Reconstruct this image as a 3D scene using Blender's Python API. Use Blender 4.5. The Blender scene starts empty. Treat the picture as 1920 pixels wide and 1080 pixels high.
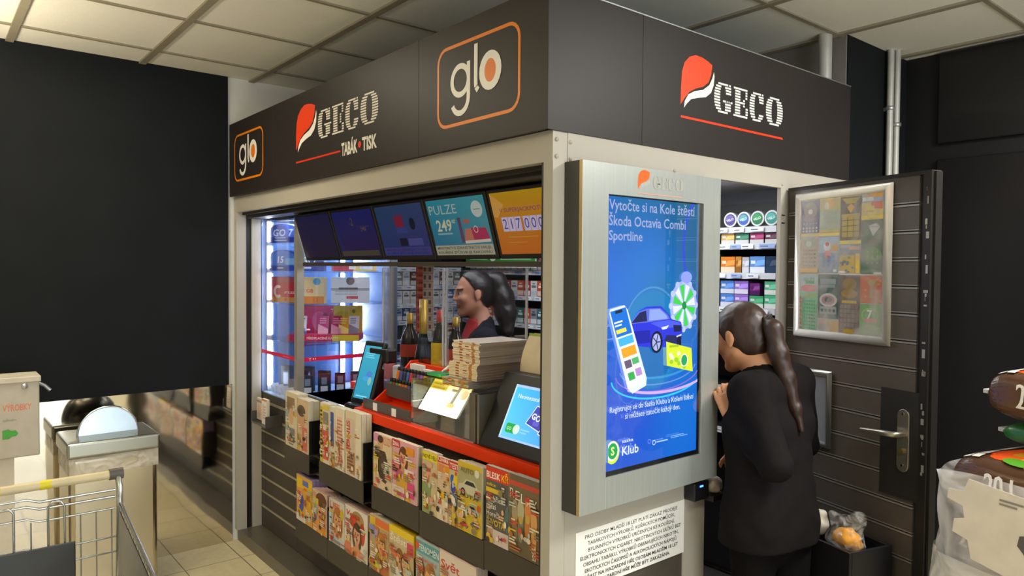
import bpy, math, random
import numpy as np
from mathutils import Vector, Matrix, Euler
from mathutils.geometry import tessellate_polygon

PI = math.pi
sc = bpy.context.scene
COL = sc.collection
RND = random.Random(11)

# ---------------------------------------------------------------- camera
YAW, PITCH, ROLL = math.radians(39.4), math.radians(1.56), math.radians(0.41)
f0 = Vector((-math.cos(YAW), math.sin(YAW), 0)); r0 = Vector((math.sin(YAW), math.cos(YAW), 0)); u0 = Vector((0, 0, 1))
fw = f0*math.cos(PITCH)-u0*math.sin(PITCH); uu = u0*math.cos(PITCH)+f0*math.sin(PITCH)
cr = r0*math.cos(ROLL)+uu*math.sin(ROLL); cu_ = uu*math.cos(ROLL)-r0*math.sin(ROLL)
cam = bpy.data.cameras.new('camera'); camo = bpy.data.objects.new('camera', cam); COL.objects.link(camo)
cam.sensor_width = 36; cam.lens = 36*1355/1920; cam.clip_start = 0.02
m3 = Matrix((cr, cu_, -fw)).transposed()
camo.matrix_world = Matrix.Translation((1.586, -1.442, 1.65)) @ m3.to_4x4()
sc.camera = camo

# ---------------------------------------------------------------- light and exposure
sc.view_settings.view_transform = 'Standard'
sc.view_settings.look = 'None'
sc.view_settings.exposure = 0.25
sc.view_settings.gamma = 1.0
w = bpy.data.worlds.new('world'); sc.world = w; w.use_nodes = True
wn = w.node_tree.nodes; wl = w.node_tree.links
bg = wn['Background']; bg.inputs['Strength'].default_value = 0.30
tc = wn.new('ShaderNodeTexCoord'); sx = wn.new('ShaderNodeSeparateXYZ'); cr_ = wn.new('ShaderNodeValToRGB')
wl.new(tc.outputs['Generated'], sx.inputs[0]); wl.new(sx.outputs['Z'], cr_.inputs[0]); wl.new(cr_.outputs[0], bg.inputs['Color'])
cr_.color_ramp.elements[0].color = (.80, .66, .45, 1); cr_.color_ramp.elements[1].color = (.80, .86, .95, 1)
cr_.color_ramp.elements[0].position = .35; cr_.color_ramp.elements[1].position = .65

def area(name, loc, target, sx_, sy_, power, col):
    l = bpy.data.lights.new(name, 'AREA'); l.shape = 'RECTANGLE'; l.size = sx_; l.size_y = sy_; l.energy = power; l.color = col
    o = bpy.data.objects.new(name, l); COL.objects.link(o); o.location = loc
    o.rotation_euler = (Vector(target)-Vector(loc)).to_track_quat('-Z', 'Y').to_euler()
    return o
area('overhead_light', (1.5, 1.35, 2.72), (1.5, 1.35, 0), .55, .55, 50, (1, .99, .95))
area('overhead_light', (1.9, -.3, 2.73), (1.9, -.3, 0), .55, .55, 20, (1, .97, .90))  # unseen fill added overhead to lift the door, film and customer
area('overhead_light', (-1.5, -1.9, 2.73), (-1.5, -1.9, 0), 1.2, .3, 13, (1, .88, .66))
area('overhead_light', (-1.95, -.95, 2.73), (-1.95, -.95, 0), .3, .6, 11, (1, .90, .70))  # added overhead fill for the floor and slatwall at the left
area('overhead_light', (1.2, -2.6, 2.73), (1.2, -2.6, 0), 1.2, .3, 12, (1, .88, .66))
area('ceiling_fill_uplight', (-1.9, -1.65, 2.30), (-1.9, -1.65, 3), 1.4, .4, 22, (1, .87, .63))  # unseen uplight added to brighten the left ceiling, no real pendant
area('ceiling_fill_uplight', (1.9, .6, 2.30), (1.9, .6, 3), 1.0, .4, 16, (.92, .97, 1))  # second added uplight, brightens the ceiling on the right
area('shopfront_daylight', (5.2, -.6, 1.2), (1.2, .8, 2.0), 2.4, 2.2, 95, (.86, .94, 1))
area('front_fill_light', (.2, -5.6, 1.2), (-1.2, -1.2, 2.76), 5, 2.2, 18, (1, .95, .82))  # unseen area light added to lift ceiling and front, no known window
area('cabinet_fill_light', (-2.48, .40, 1.93), (-2.5, .5, 0), .4, .3, 9, (.8, .88, 1))  # fill added inside the cabinet top, on top of the LED strips
area('kiosk_lamp', (-1.2, .75, 2.03), (-1.2, .8, 0), 1.6, .25, 9, (.92, .95, 1))
area('kiosk_lamp', (-.45, 1.15, 2.03), (-.45, 1.4, 0), .5, .25, 4, (.95, .97, 1))
pl = bpy.data.lights.new('kiosk_fill_point', 'POINT'); pl.energy = 4; pl.shadow_soft_size = .06; pl.color = (.88, .94, 1)  # point fill added to brighten the kiosk's inner ceiling, no real bulb
po = bpy.data.objects.new('kiosk_fill_point', pl); COL.objects.link(po); po.location = (-1.0, .95, 1.93)
area('case_lamp', (-.8, .2, 1.185), (-.85, .26, 1.05), .3, .03, .5, (1, .97, .85))

# ---------------------------------------------------------------- colour and materials
def lin(x):
    return x/12.92 if x <= .04045 else ((x+.055)/1.055)**2.4
def C(h):
    if not isinstance(h, str): return h
    h = h.lstrip('#'); return tuple(lin(int(h[i:i+2], 16)/255) for i in (0, 2, 4))
MATS = {}
def M(name, col='#808080', rough=.5, metal=0.0, var=.06, scale=18, bump=0.0, bscale=60, emit=0.0, stretch=None, spec=.5):
    if name in MATS: return MATS[name]
    m = bpy.data.materials.new(name); m.use_nodes = True; N = m.node_tree.nodes; L = m.node_tree.links
    b = N['Principled BSDF']; c = C(col)
    t = N.new('ShaderNodeTexCoord'); n = N.new('ShaderNodeTexNoise'); n.inputs['Scale'].default_value = scale; n.inputs['Detail'].default_value = 3
    src = t.outputs['Object']
    if stretch:
        mp = N.new('ShaderNodeMapping'); mp.inputs['Scale'].default_value = stretch; L.new(src, mp.inputs[0]); src = mp.outputs[0]
    L.new(src, n.inputs['Vector'])
    r = N.new('ShaderNodeValToRGB'); e = r.color_ramp.elements
    e[0].position = .3; e[1].position = .7
    e[0].color = tuple(x*(1-var) for x in c)+(1,); e[1].color = tuple(min(1, x*(1+var)) for x in c)+(1,)
    L.new(n.outputs['Fac'], r.inputs[0]); L.new(r.outputs[0], b.inputs['Base Color'])
    b.inputs['Roughness'].default_value = rough; b.inputs['Metallic'].default_value = metal
    b.inputs['Specular IOR Level'].default_value = spec
    if bump:
        n2 = N.new('ShaderNodeTexNoise'); n2.inputs['Scale'].default_value = bscale; L.new(src, n2.inputs['Vector'])
        bp = N.new('ShaderNodeBump'); bp.inputs['Strength'].default_value = bump; bp.inputs['Distance'].default_value = .01
        L.new(n2.outputs['Fac'], bp.inputs['Height']); L.new(bp.outputs[0], b.inputs['Normal'])
    if emit:
        L.new(r.outputs[0], b.inputs['Emission Color']); b.inputs['Emission Strength'].default_value = emit
    MATS[name] = m
    return m
def VC(name, rough=.5, emit=0.0, spec=.4, base=1.0):
    if name in MATS: return MATS[name]
    m = bpy.data.materials.new(name); m.use_nodes = True; N = m.node_tree.nodes; L = m.node_tree.links
    b = N['Principled BSDF']; a = N.new('ShaderNodeVertexColor'); a.layer_name = 'Col'
    b.inputs['Roughness'].default_value = rough; b.inputs['Specular IOR Level'].default_value = spec
    if emit:
        L.new(a.outputs[0], b.inputs['Emission Color']); b.inputs['Emission Strength'].default_value = emit
        b.inputs['Base Color'].default_value = (.01, .01, .012, 1)
    else:
        L.new(a.outputs[0], b.inputs['Base Color'])
    MATS[name] = m
    return m
def GLASS(name, tint=(1, 1, 1), refl=.07, rough=.02):
    if name in MATS: return MATS[name]
    m = bpy.data.materials.new(name); m.use_nodes = True; N = m.node_tree.nodes; L = m.node_tree.links
    N.remove(N['Principled BSDF']); o = N['Material Output']
    t = N.new('ShaderNodeBsdfTransparent'); t.inputs[0].default_value = tint+(1,)
    g = N.new('ShaderNodeBsdfGlossy'); g.inputs['Roughness'].default_value = rough
    fr = N.new('ShaderNodeLayerWeight'); fr.inputs[0].default_value = .3
    mm = N.new('ShaderNodeMath'); mm.operation = 'MULTIPLY_ADD'; mm.inputs[1].default_value = .35; mm.inputs[2].default_value = refl
    mx = N.new('ShaderNodeMixShader'); L.new(fr.outputs['Fresnel'], mm.inputs[0]); L.new(mm.outputs[0], mx.inputs[0])
    L.new(t.outputs[0], mx.inputs[1]); L.new(g.outputs[0], mx.inputs[2]); L.new(mx.outputs[0], o.inputs[0])
    MATS[name] = m
    return m
def FILM(name, alpha=.5, col=(.8, .8, .82), rough=.25, bump=.6, bscale=9):
    if name in MATS: return MATS[name]
    m = bpy.data.materials.new(name); m.use_nodes = True; N = m.node_tree.nodes; L = m.node_tree.links
    b = N['Principled BSDF']; b.inputs['Base Color'].default_value = col+(1,); b.inputs['Roughness'].default_value = rough
    t = N.new('ShaderNodeTexCoord'); n = N.new('ShaderNodeTexNoise'); n.inputs['Scale'].default_value = bscale; n.inputs['Distortion'].default_value = 1.2
    L.new(t.outputs['Object'], n.inputs['Vector'])
    bp = N.new('ShaderNodeBump'); bp.inputs['Strength'].default_value = bump; bp.inputs['Distance'].default_value = .05
    L.new(n.outputs['Fac'], bp.inputs['Height']); L.new(bp.outputs[0], b.inputs['Normal'])
    mr = N.new('ShaderNodeMapRange'); mr.inputs[1].default_value = .3; mr.inputs[2].default_value = .7
    mr.inputs[3].default_value = max(0, alpha-.18); mr.inputs[4].default_value = min(1, alpha+.18)
    L.new(n.outputs['Fac'], mr.inputs[0]); L.new(mr.outputs[0], b.inputs['Alpha'])
    MATS[name] = m
    return m

PAPER = VC('printed_paper', .55); GLOSSY = VC('glossy_print', .3); SCREEN = VC('lit_screen', .25, 1.0, .1); DIMSCREEN = VC('dim_screen', .2, .8)
SKIN = VC('skin', .5, spec=.35); SIGN = VC('sign_print', .4)
black = M('black_plastic', '#141416', .4); dkmetal = M('dark_metal', '#2a2825', .4); steel = M('brushed_steel', '#b9beba', .36, .56, .04, 3, stretch=(60, 60, 1.5))
frame = M('grey_frame_paint', '#b0aa9e', .5, 0, .02, 6, spec=.25); slatm = M('slatwall_laminate', '#453e37', .5, 0, .08, 8); raila = M('slat_rail', '#b5ab95', .4, .5)
fasc = M('fascia_laminate', '#2c2725', .45, 0, .03, 4, spec=.3); orange = M('orange_laminate', '#e03a06', .45, 0, .03, spec=.2); glass = GLASS('clear_glass')
chrome = M('chrome', '#c9c9c6', .12, 1.0, .02); white = M('white_plastic', '#e6e4de', .4); alu = M('aluminium', '#c4c6ca', .3, .8, .03)
ledm = M('led_white', '#dfeaff', .4, emit=26)

# ---------------------------------------------------------------- mesh builder
class B:
    def __init__(s): s.v = []; s.f = []; s.mi = []; s.sm = []
    def add(s, vs, fs, mi=0, smooth=False):
        o = len(s.v); s.v += [tuple(p) for p in vs]
        for f in fs: s.f.append(tuple(o+i for i in f)); s.mi.append(mi); s.sm.append(smooth)
        return s
    def box(s, x0, y0, z0, x1, y1, z1, mi=0):
        vs = [(x, y, z) for z in (z0, z1) for y in (y0, y1) for x in (x0, x1)]
        return s.add(vs, [(0, 2, 3, 1), (4, 5, 7, 6), (0, 1, 5, 4), (2, 6, 7, 3), (0, 4, 6, 2), (1, 3, 7, 5)], mi)
    def prism(s, poly, axis, a, b, mi=0):
        n = len(poly)
        def P(p, t): return (t, p[0], p[1]) if axis == 0 else ((p[0], t, p[1]) if axis == 1 else (p[0], p[1], t))
        vs = [P(p, a) for p in poly]+[P(p, b) for p in poly]
        return s.add(vs, [tuple(range(n)), tuple(range(2*n-1, n-1, -1))]+[(i, n+i, n+(i+1) % n, (i+1) % n) for i in range(n)], mi)
    def tube(s, pts, r, n=8, mi=0, caps=True, closed=False):
        pts = [Vector(p) for p in pts]; rs = r if isinstance(r, (list, tuple)) else [r]*len(pts)
        k = len(pts); vs = []; prev = None
        for i, p in enumerate(pts):
            if closed: d = pts[(i+1) % k]-pts[i-1]
            else: d = pts[min(i+1, k-1)]-pts[max(i-1, 0)]
            d.normalize()
            if prev is None:
                a = Vector((0, 0, 1)) if abs(d.z) < .9 else Vector((1, 0, 0)); e = d.cross(a).normalized()
            else:
                e = (prev-d*prev.dot(d)).normalized()
            prev = e; g = d.cross(e)
            for j in range(n):
                t = 2*PI*j/n; vs.append(p+(e*math.cos(t)+g*math.sin(t))*rs[i])
        fs = []
        for i in range(k if closed else k-1):
            a = i*n; b = ((i+1) % k)*n
            for j in range(n): fs.append((a+j, b+j, b+(j+1) % n, a+(j+1) % n))
        s.add(vs, fs, mi, True)
        if caps and not closed:
            s.add(vs[:n], [tuple(range(n))], mi); s.add(vs[-n:], [tuple(range(n-1, -1, -1))], mi)
        return s
    def lathe(s, prof, n=24, c=(0, 0, 0), mi=0, a0=0, a1=2*PI):
        full = abs(a1-a0-2*PI) < 1e-6; m = n if full else n+1; vs = []
        for r, z in prof:
            for j in range(m):
                t = a0+(a1-a0)*j/n; vs.append((c[0]+r*math.cos(t), c[1]+r*math.sin(t), c[2]+z))
        fs = []
        for i in range(len(prof)-1):
            for j in range(n):
                j2 = (j+1) % m; fs.append((i*m+j, i*m+j2, (i+1)*m+j2, (i+1)*m+j))
        return s.add(vs, fs, mi, True)
    def cyl(s, c, r, z0, z1, n=24, mi=0):
        return s.tube([(c[0], c[1], z0), (c[0], c[1], z1)], r, n, mi)
    def grid(s, fn, nu, nv, mi=0, smooth=True):
        vs = [fn(i/nu, j/nv) for j in range(nv+1) for i in range(nu+1)]
        return s.add(vs, [(j*(nu+1)+i, j*(nu+1)+i+1, (j+1)*(nu+1)+i+1, (j+1)*(nu+1)+i) for j in range(nv) for i in range(nu)], mi, smooth)
    def obj(s, name, mats, parent=None, loc=None, rot=None, bevel=0, seg=2):
        me = bpy.data.meshes.new(name); me.from_pydata(s.v, [], s.f)
        for m in (mats if isinstance(mats, (list, tuple)) else [mats]): me.materials.append(m)
        me.polygons.foreach_set('material_index', s.mi); me.polygons.foreach_set('use_smooth', s.sm); me.update()
        o = bpy.data.objects.new(name, me); COL.objects.link(o)
        if parent: o.parent = parent
        if loc: o.location = loc
        if rot is not None: o.rotation_euler = rot if isinstance(rot, (tuple, list, Euler)) else (0, 0, rot)
        if bevel:
            bv = o.modifiers.new('bevel', 'BEVEL'); bv.width = bevel; bv.segments = seg; bv.limit_method = 'ANGLE'
        return o
def tag(o, label=None, cat=None, group=None, kind=None):
    if label: o['label'] = label
    if cat: o['category'] = cat
    if group: o['group'] = group
    if kind: o['kind'] = kind
    return o
def thing(name, label, cat, loc=(0, 0, 0), rz=0, group=None):
    o = bpy.data.objects.new(name, None); COL.objects.link(o); o.location = loc; o.rotation_euler = (0, 0, rz); o.empty_display_size = .05
    return tag(o, label, cat, group)
def struct(o): o['kind'] = 'structure'; return o
ORD = ['first', 'second', 'third', 'fourth', 'fifth', 'sixth', 'seventh', 'eighth', 'ninth', 'tenth', 'eleventh', 'twelfth', 'thirteenth', 'fourteenth', 'fifteenth', 'sixteenth']

# ---------------------------------------------------------------- flat printed artwork (own mesh, local XZ plane facing -Y)
TXT = {}
def glyphs(s, bold=0.0):
    k = (s, bold)
    if k in TXT: return TXT[k]
    cu = bpy.data.curves.new('t', 'FONT'); cu.body = s; cu.size = 1; cu.resolution_u = 2; cu.offset = bold; cu.fill_mode = 'FRONT'
    ob = bpy.data.objects.new('t', cu); me = bpy.data.meshes.new_from_object(ob)
    vs = [(v.co.x, v.co.y) for v in me.vertices]; tr = []
    for p in me.polygons:
        q = list(p.vertices)
        for i in range(1, len(q)-1): tr.append((vs[q[0]], vs[q[i]], vs[q[i+1]]))
    bpy.data.objects.remove(ob); bpy.data.meshes.remove(me); bpy.data.curves.remove(cu)
    xs = [p[0] for t in tr for p in t] or [0, 1]
    TXT[k] = (tr, min(xs), max(xs)); return TXT[k]
def clip_tri(t, w, h):
    poly = list(t)
    for ax, sgn, lim in ((0, 1, 0), (0, -1, -w), (1, 1, 0), (1, -1, -h)):
        out = []
        for i in range(len(poly)):
            a, b = poly[i-1], poly[i]; da = sgn*a[ax]-lim; db = sgn*b[ax]-lim
            if (da >= 0) != (db >= 0):
                q = da/(da-db); out.append((a[0]+(b[0]-a[0])*q, a[1]+(b[1]-a[1])*q))
            if db >= 0: out.append(b)
        poly = out
        if len(poly) < 3: return []
    return poly
class Art:
    STEP = .00012; dim = 1.0
    def __init__(s, w, h): s.w = w; s.h = h; s.v = []; s.f = []; s.c = []; s.k = 0
    def _poly(s, pts, c):
        o = len(s.v); y = -s.k*s.STEP
        for p in pts: s.v.append((p[0], y, p[1])); s.c.append((*[q*s.dim for q in C(c(p[0], p[1]) if callable(c) else c)], 1))
        s.f.append(tuple(range(o, o+len(pts))))
    def tris(s, tr, c):
        s.k += 1
        for t in tr:
            q = clip_tri(t, s.w, s.h)
            if q: s._poly(q, c)
        return s
    def poly(s, pts, c):
        ids = tessellate_polygon([[Vector((p[0], p[1], 0)) for p in pts]])
        return s.tris([tuple((pts[i][0], pts[i][1]) for i in t) for t in ids], c)
    def rect(s, x, y, w, h, c): return s.poly([(x, y), (x+w, y), (x+w, y+h), (x, y+h)], c)
    def bg(s, c): return s.rect(0, 0, s.w, s.h, c)
    def grad(s, fn, nx=8, ny=16, x=0, y=0, w=None, h=None):
        w = w or s.w; h = h or s.h; s.k += 1
        for i in range(nx):
            for j in range(ny):
                s._poly([(x+w*a/nx, y+h*b/ny) for a, b in ((i, j), (i+1, j), (i+1, j+1), (i, j+1))], fn)
        return s
    def ell(s, cx, cy, rx, ry, c, n=22, rot=0, a0=0, a1=2*PI):
        cs, sn = math.cos(rot), math.sin(rot); p = []
        for i in range(n+1 if a1-a0 < 6.28 else n):
            t = a0+(a1-a0)*i/n; x, y = rx*math.cos(t), ry*math.sin(t); p.append((cx+x*cs-y*sn, cy+x*sn+y*cs))
        return s.tris([(p[0], p[i], p[i+1]) for i in range(1, len(p)-1)], c)
    def arc(s, cx, cy, rx, ry, wd, c, a0=0, a1=2*PI, n=28):
        tr = []
        def P(t, k): return (cx+(rx+k)*math.cos(t), cy+(ry+k)*math.sin(t))
        for i in range(n):
            t, u = a0+(a1-a0)*i/n, a0+(a1-a0)*(i+1)/n
            a, b, d, e = P(t, -wd/2), P(t, wd/2), P(u, wd/2), P(u, -wd/2); tr += [(a, b, d), (a, d, e)]
        return s.tris(tr, c)
    def line(s, pts, wd, c):
        tr = []
        for a, b in zip(pts, pts[1:]):
            dx, dy = b[0]-a[0], b[1]-a[1]; L = math.hypot(dx, dy) or 1; nx, ny = -dy/L*wd/2, dx/L*wd/2
            q = [(a[0]+nx, a[1]+ny), (b[0]+nx, b[1]+ny), (b[0]-nx, b[1]-ny), (a[0]-nx, a[1]-ny)]; tr += [(q[0], q[1], q[2]), (q[0], q[2], q[3])]
        return s.tris(tr, c)
    def rrect(s, x, y, w, h, r, c, t=None):
        def out(k):
            p = []; rr = max(r-k, .0005)
            for cx, cy, a in ((x+w-r, y+h-r, 0), (x+r, y+h-r, 90), (x+r, y+r, 180), (x+w-r, y+r, 270)):
                for i in range(6): an = math.radians(a+i*18); p.append((cx+rr*math.cos(an), cy+rr*math.sin(an)))
            return p
        o = out(0)
        if t is None: return s.poly(o, c)
        q = out(t); tr = []; n = len(o)
        for i in range(n): j = (i+1) % n; tr += [(o[i], o[j], q[j]), (o[i], q[j], q[i])]
        return s.tris(tr, c)
    def text(s, t, x, y, h, c, w=None, al='l', bold=.012, shear=0, rot=0):
        tr, a, b = glyphs(t, bold); sy = h/.727; sx = (w/(b-a)) if w else sy
        wd = (b-a)*sx; off = x-(0 if al == 'l' else wd/2 if al == 'c' else wd); cs, sn = math.cos(rot), math.sin(rot)
        def P(p):
            u = (p[0]-a)*sx+shear*p[1]*sy+off-x; v = p[1]*sy; return (x+u*cs-v*sn, y+u*sn+v*cs)
        return s.tris([tuple(P(p) for p in q) for q in tr], c)
    def bars(s, x, y, w, h, n, c, rnd=RND):          # lines of print too small to read
        for i in range(n): s.rect(x, y+h*(1-(i+.8)/n), w*rnd.uniform(.7, 1), h/n*.5, c)
        return s
    def obj(s, name, mat, parent=None, loc=None, rot=None, warp=None, off=.0004):
        if warp:
            v2, f2, c2 = [], [], []
            st = [[(s.v[i], s.c[i]) for i in f] for f in s.f]; out = []
            tri = [[q[0], q[i], q[i+1]] for q in st for i in range(1, len(q)-1)]
            while tri:
                t = tri.pop(); L = [math.hypot(t[i][0][0]-t[(i+1) % 3][0][0], t[i][0][2]-t[(i+1) % 3][0][2]) for i in range(3)]; m = max(range(3), key=lambda i: L[i])
                if L[m] > s.maxedge:
                    a, b, d = t[m], t[(m+1) % 3], t[(m+2) % 3]; mid = (tuple((p+q)/2 for p, q in zip(a[0], b[0])), tuple((p+q)/2 for p, q in zip(a[1], b[1])))
                    tri += [[a, mid, d], [mid, b, d]]
                else: out.append(t)
            for t in out:
                f2.append((len(v2), len(v2)+1, len(v2)+2))
                for p, q in t: v2.append(warp(p[0], p[2], -p[1]+off)); c2.append(q)
        else:
            v2, f2, c2 = [(p[0], p[1]-off, p[2]) for p in s.v], s.f, s.c
        me = bpy.data.meshes.new(name); me.from_pydata(v2, [], f2); me.materials.append(mat)
        at = me.color_attributes.new('Col', 'FLOAT_COLOR', 'POINT'); at.data.foreach_set('color', [x for q in c2 for x in q]); me.update()
        o = bpy.data.objects.new(name, me); COL.objects.link(o)
        if parent: o.parent = parent
        if loc: o.location = loc
        if rot is not None: o.rotation_euler = rot if isinstance(rot, (tuple, list)) else (0, 0, rot)
        return o
    maxedge = .025

# letters of the kiosk name as slab-serif shapes cut into stripes
def spans(ch, v):
    t = abs(2*v-1); a = .5*max(0, 1-t**2.6)**(1/2.6); u = t/.84; b = .17*max(0, 1-u**2.6)**(1/2.6) if u < 1 else 0
    def o():
        return [(.5-a, .5-b), (.5+b, .5+a)] if b > 0 else [(.5-a, .5+a)]
    if ch == 'O': return o()
    if ch in 'CG':
        L = [q for q in o()]
        if len(L) == 2:
            L = [L[0]]
            if v > .62: L.append((min(.5+b, .76), .96))
            elif v < .3 and ch == 'C': L.append((.5+b, .5+a))
            elif v < .42 and ch == 'G': L.append((.62, .95))
        elif v > .62: L = [(L[0][0], L[0][1]), (.84, .94)]
        if ch == 'G' and .38 < v < .46: L.append((.5, 1.05))
        return L
    L = [(.1, .46)]
    if v < .1: L = [(0, .97)]
    elif v > .9: L = [(0, .95)]
    elif v > .68: L.append((.82, .95))
    elif v < .32: L.append((.84, 1))
    if .46 < v < .54: L = [(.1, .78)]
    elif .36 < v < .64: L.append((.66, .78))
    return L
def geco(a, x, y, w, h, c, n=12, duty=.64, shear=0):
    cells = ((('G', 0, .235)), ('E', .262, .465), ('C', .49, .705), ('O', .735, 1.0)); tr = []
    for ch, x0, x1 in cells:
        for i in range(n):
            v0, v1 = (i+.5-duty/2)/n, (i+.5+duty/2)/n
            for p, q in spans(ch, (i+.5)/n):
                def P(u, v): return (x+w*(x0+(x1-x0)*u)+shear*v*h, y+h*v)
                A, Bq, Cq, D = P(p, v0), P(q, v0), P(q, v1), P(p, v1); tr += [(A, Bq, Cq), (A, Cq, D)]
    return a.tris(tr, c)
LEAF = [(0, 0), (.01, .35), (.03, .62), (.10, .80), (.24, .93), (.42, 1.0), (.62, .99), (.80, .95), (.93, .90), (.90, .72), (.82, .55), (.66, .44), (.42, .36), (.25, .27), (.12, .14)]
SWOOSH = [(.10, -.05), (.12, .08), (.22, .22), (.40, .31), (.66, .38), (.84, .50), (.93, .64), (.98, .78), (1.0, .70), (.98, .52), (.90, .36), (.74, .25), (.50, .20), (.30, .14), (.18, .04)]
def leaf(a, x, y, w, h, c='#f2471c', c2='#f0ede6'):
    a.poly([(x+w*p, y+h*q) for p, q in LEAF], c)
    if c2: a.poly([(x+w*p, y+h*q) for p, q in SWOOSH], c2)
def glo(a, x, y, w, h, fr='#e8820f', dotc='#e87a10', tc='#efece4'):
    r = w*.12; a.rrect(x, y, w, h, r, fr, w*.025)
    cx = x+w*.5; by = y+h*.37; R = w*.105; t = w*.042
    a.arc(cx-w*.195, by+R, R, R, t, tc)                                   # g bowl
    a.line([(cx-w*.195+R, by+2*R+t*.4), (cx-w*.195+R, by-R*.25)], t, tc)
    a.arc(cx-w*.195, by-R*.25, R, R*1.05, t, tc, -PI*.86, 0, 16)
    a.line([(cx-w*.0, by+3.15*R), (cx-w*.0, by+R*.5)], t, tc); a.line([(cx, by+R*.55), (cx+w*.004, by+R*.2), (cx+w*.03, by-t*.2)], t, tc)
    a.ell(cx+w*.17, by+R*1.02, R+t*.55, R*1.12+t*.5, tc); a.ell(cx+w*.17, by+R*1.02, R*.62, R*.78, dotc)

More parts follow.
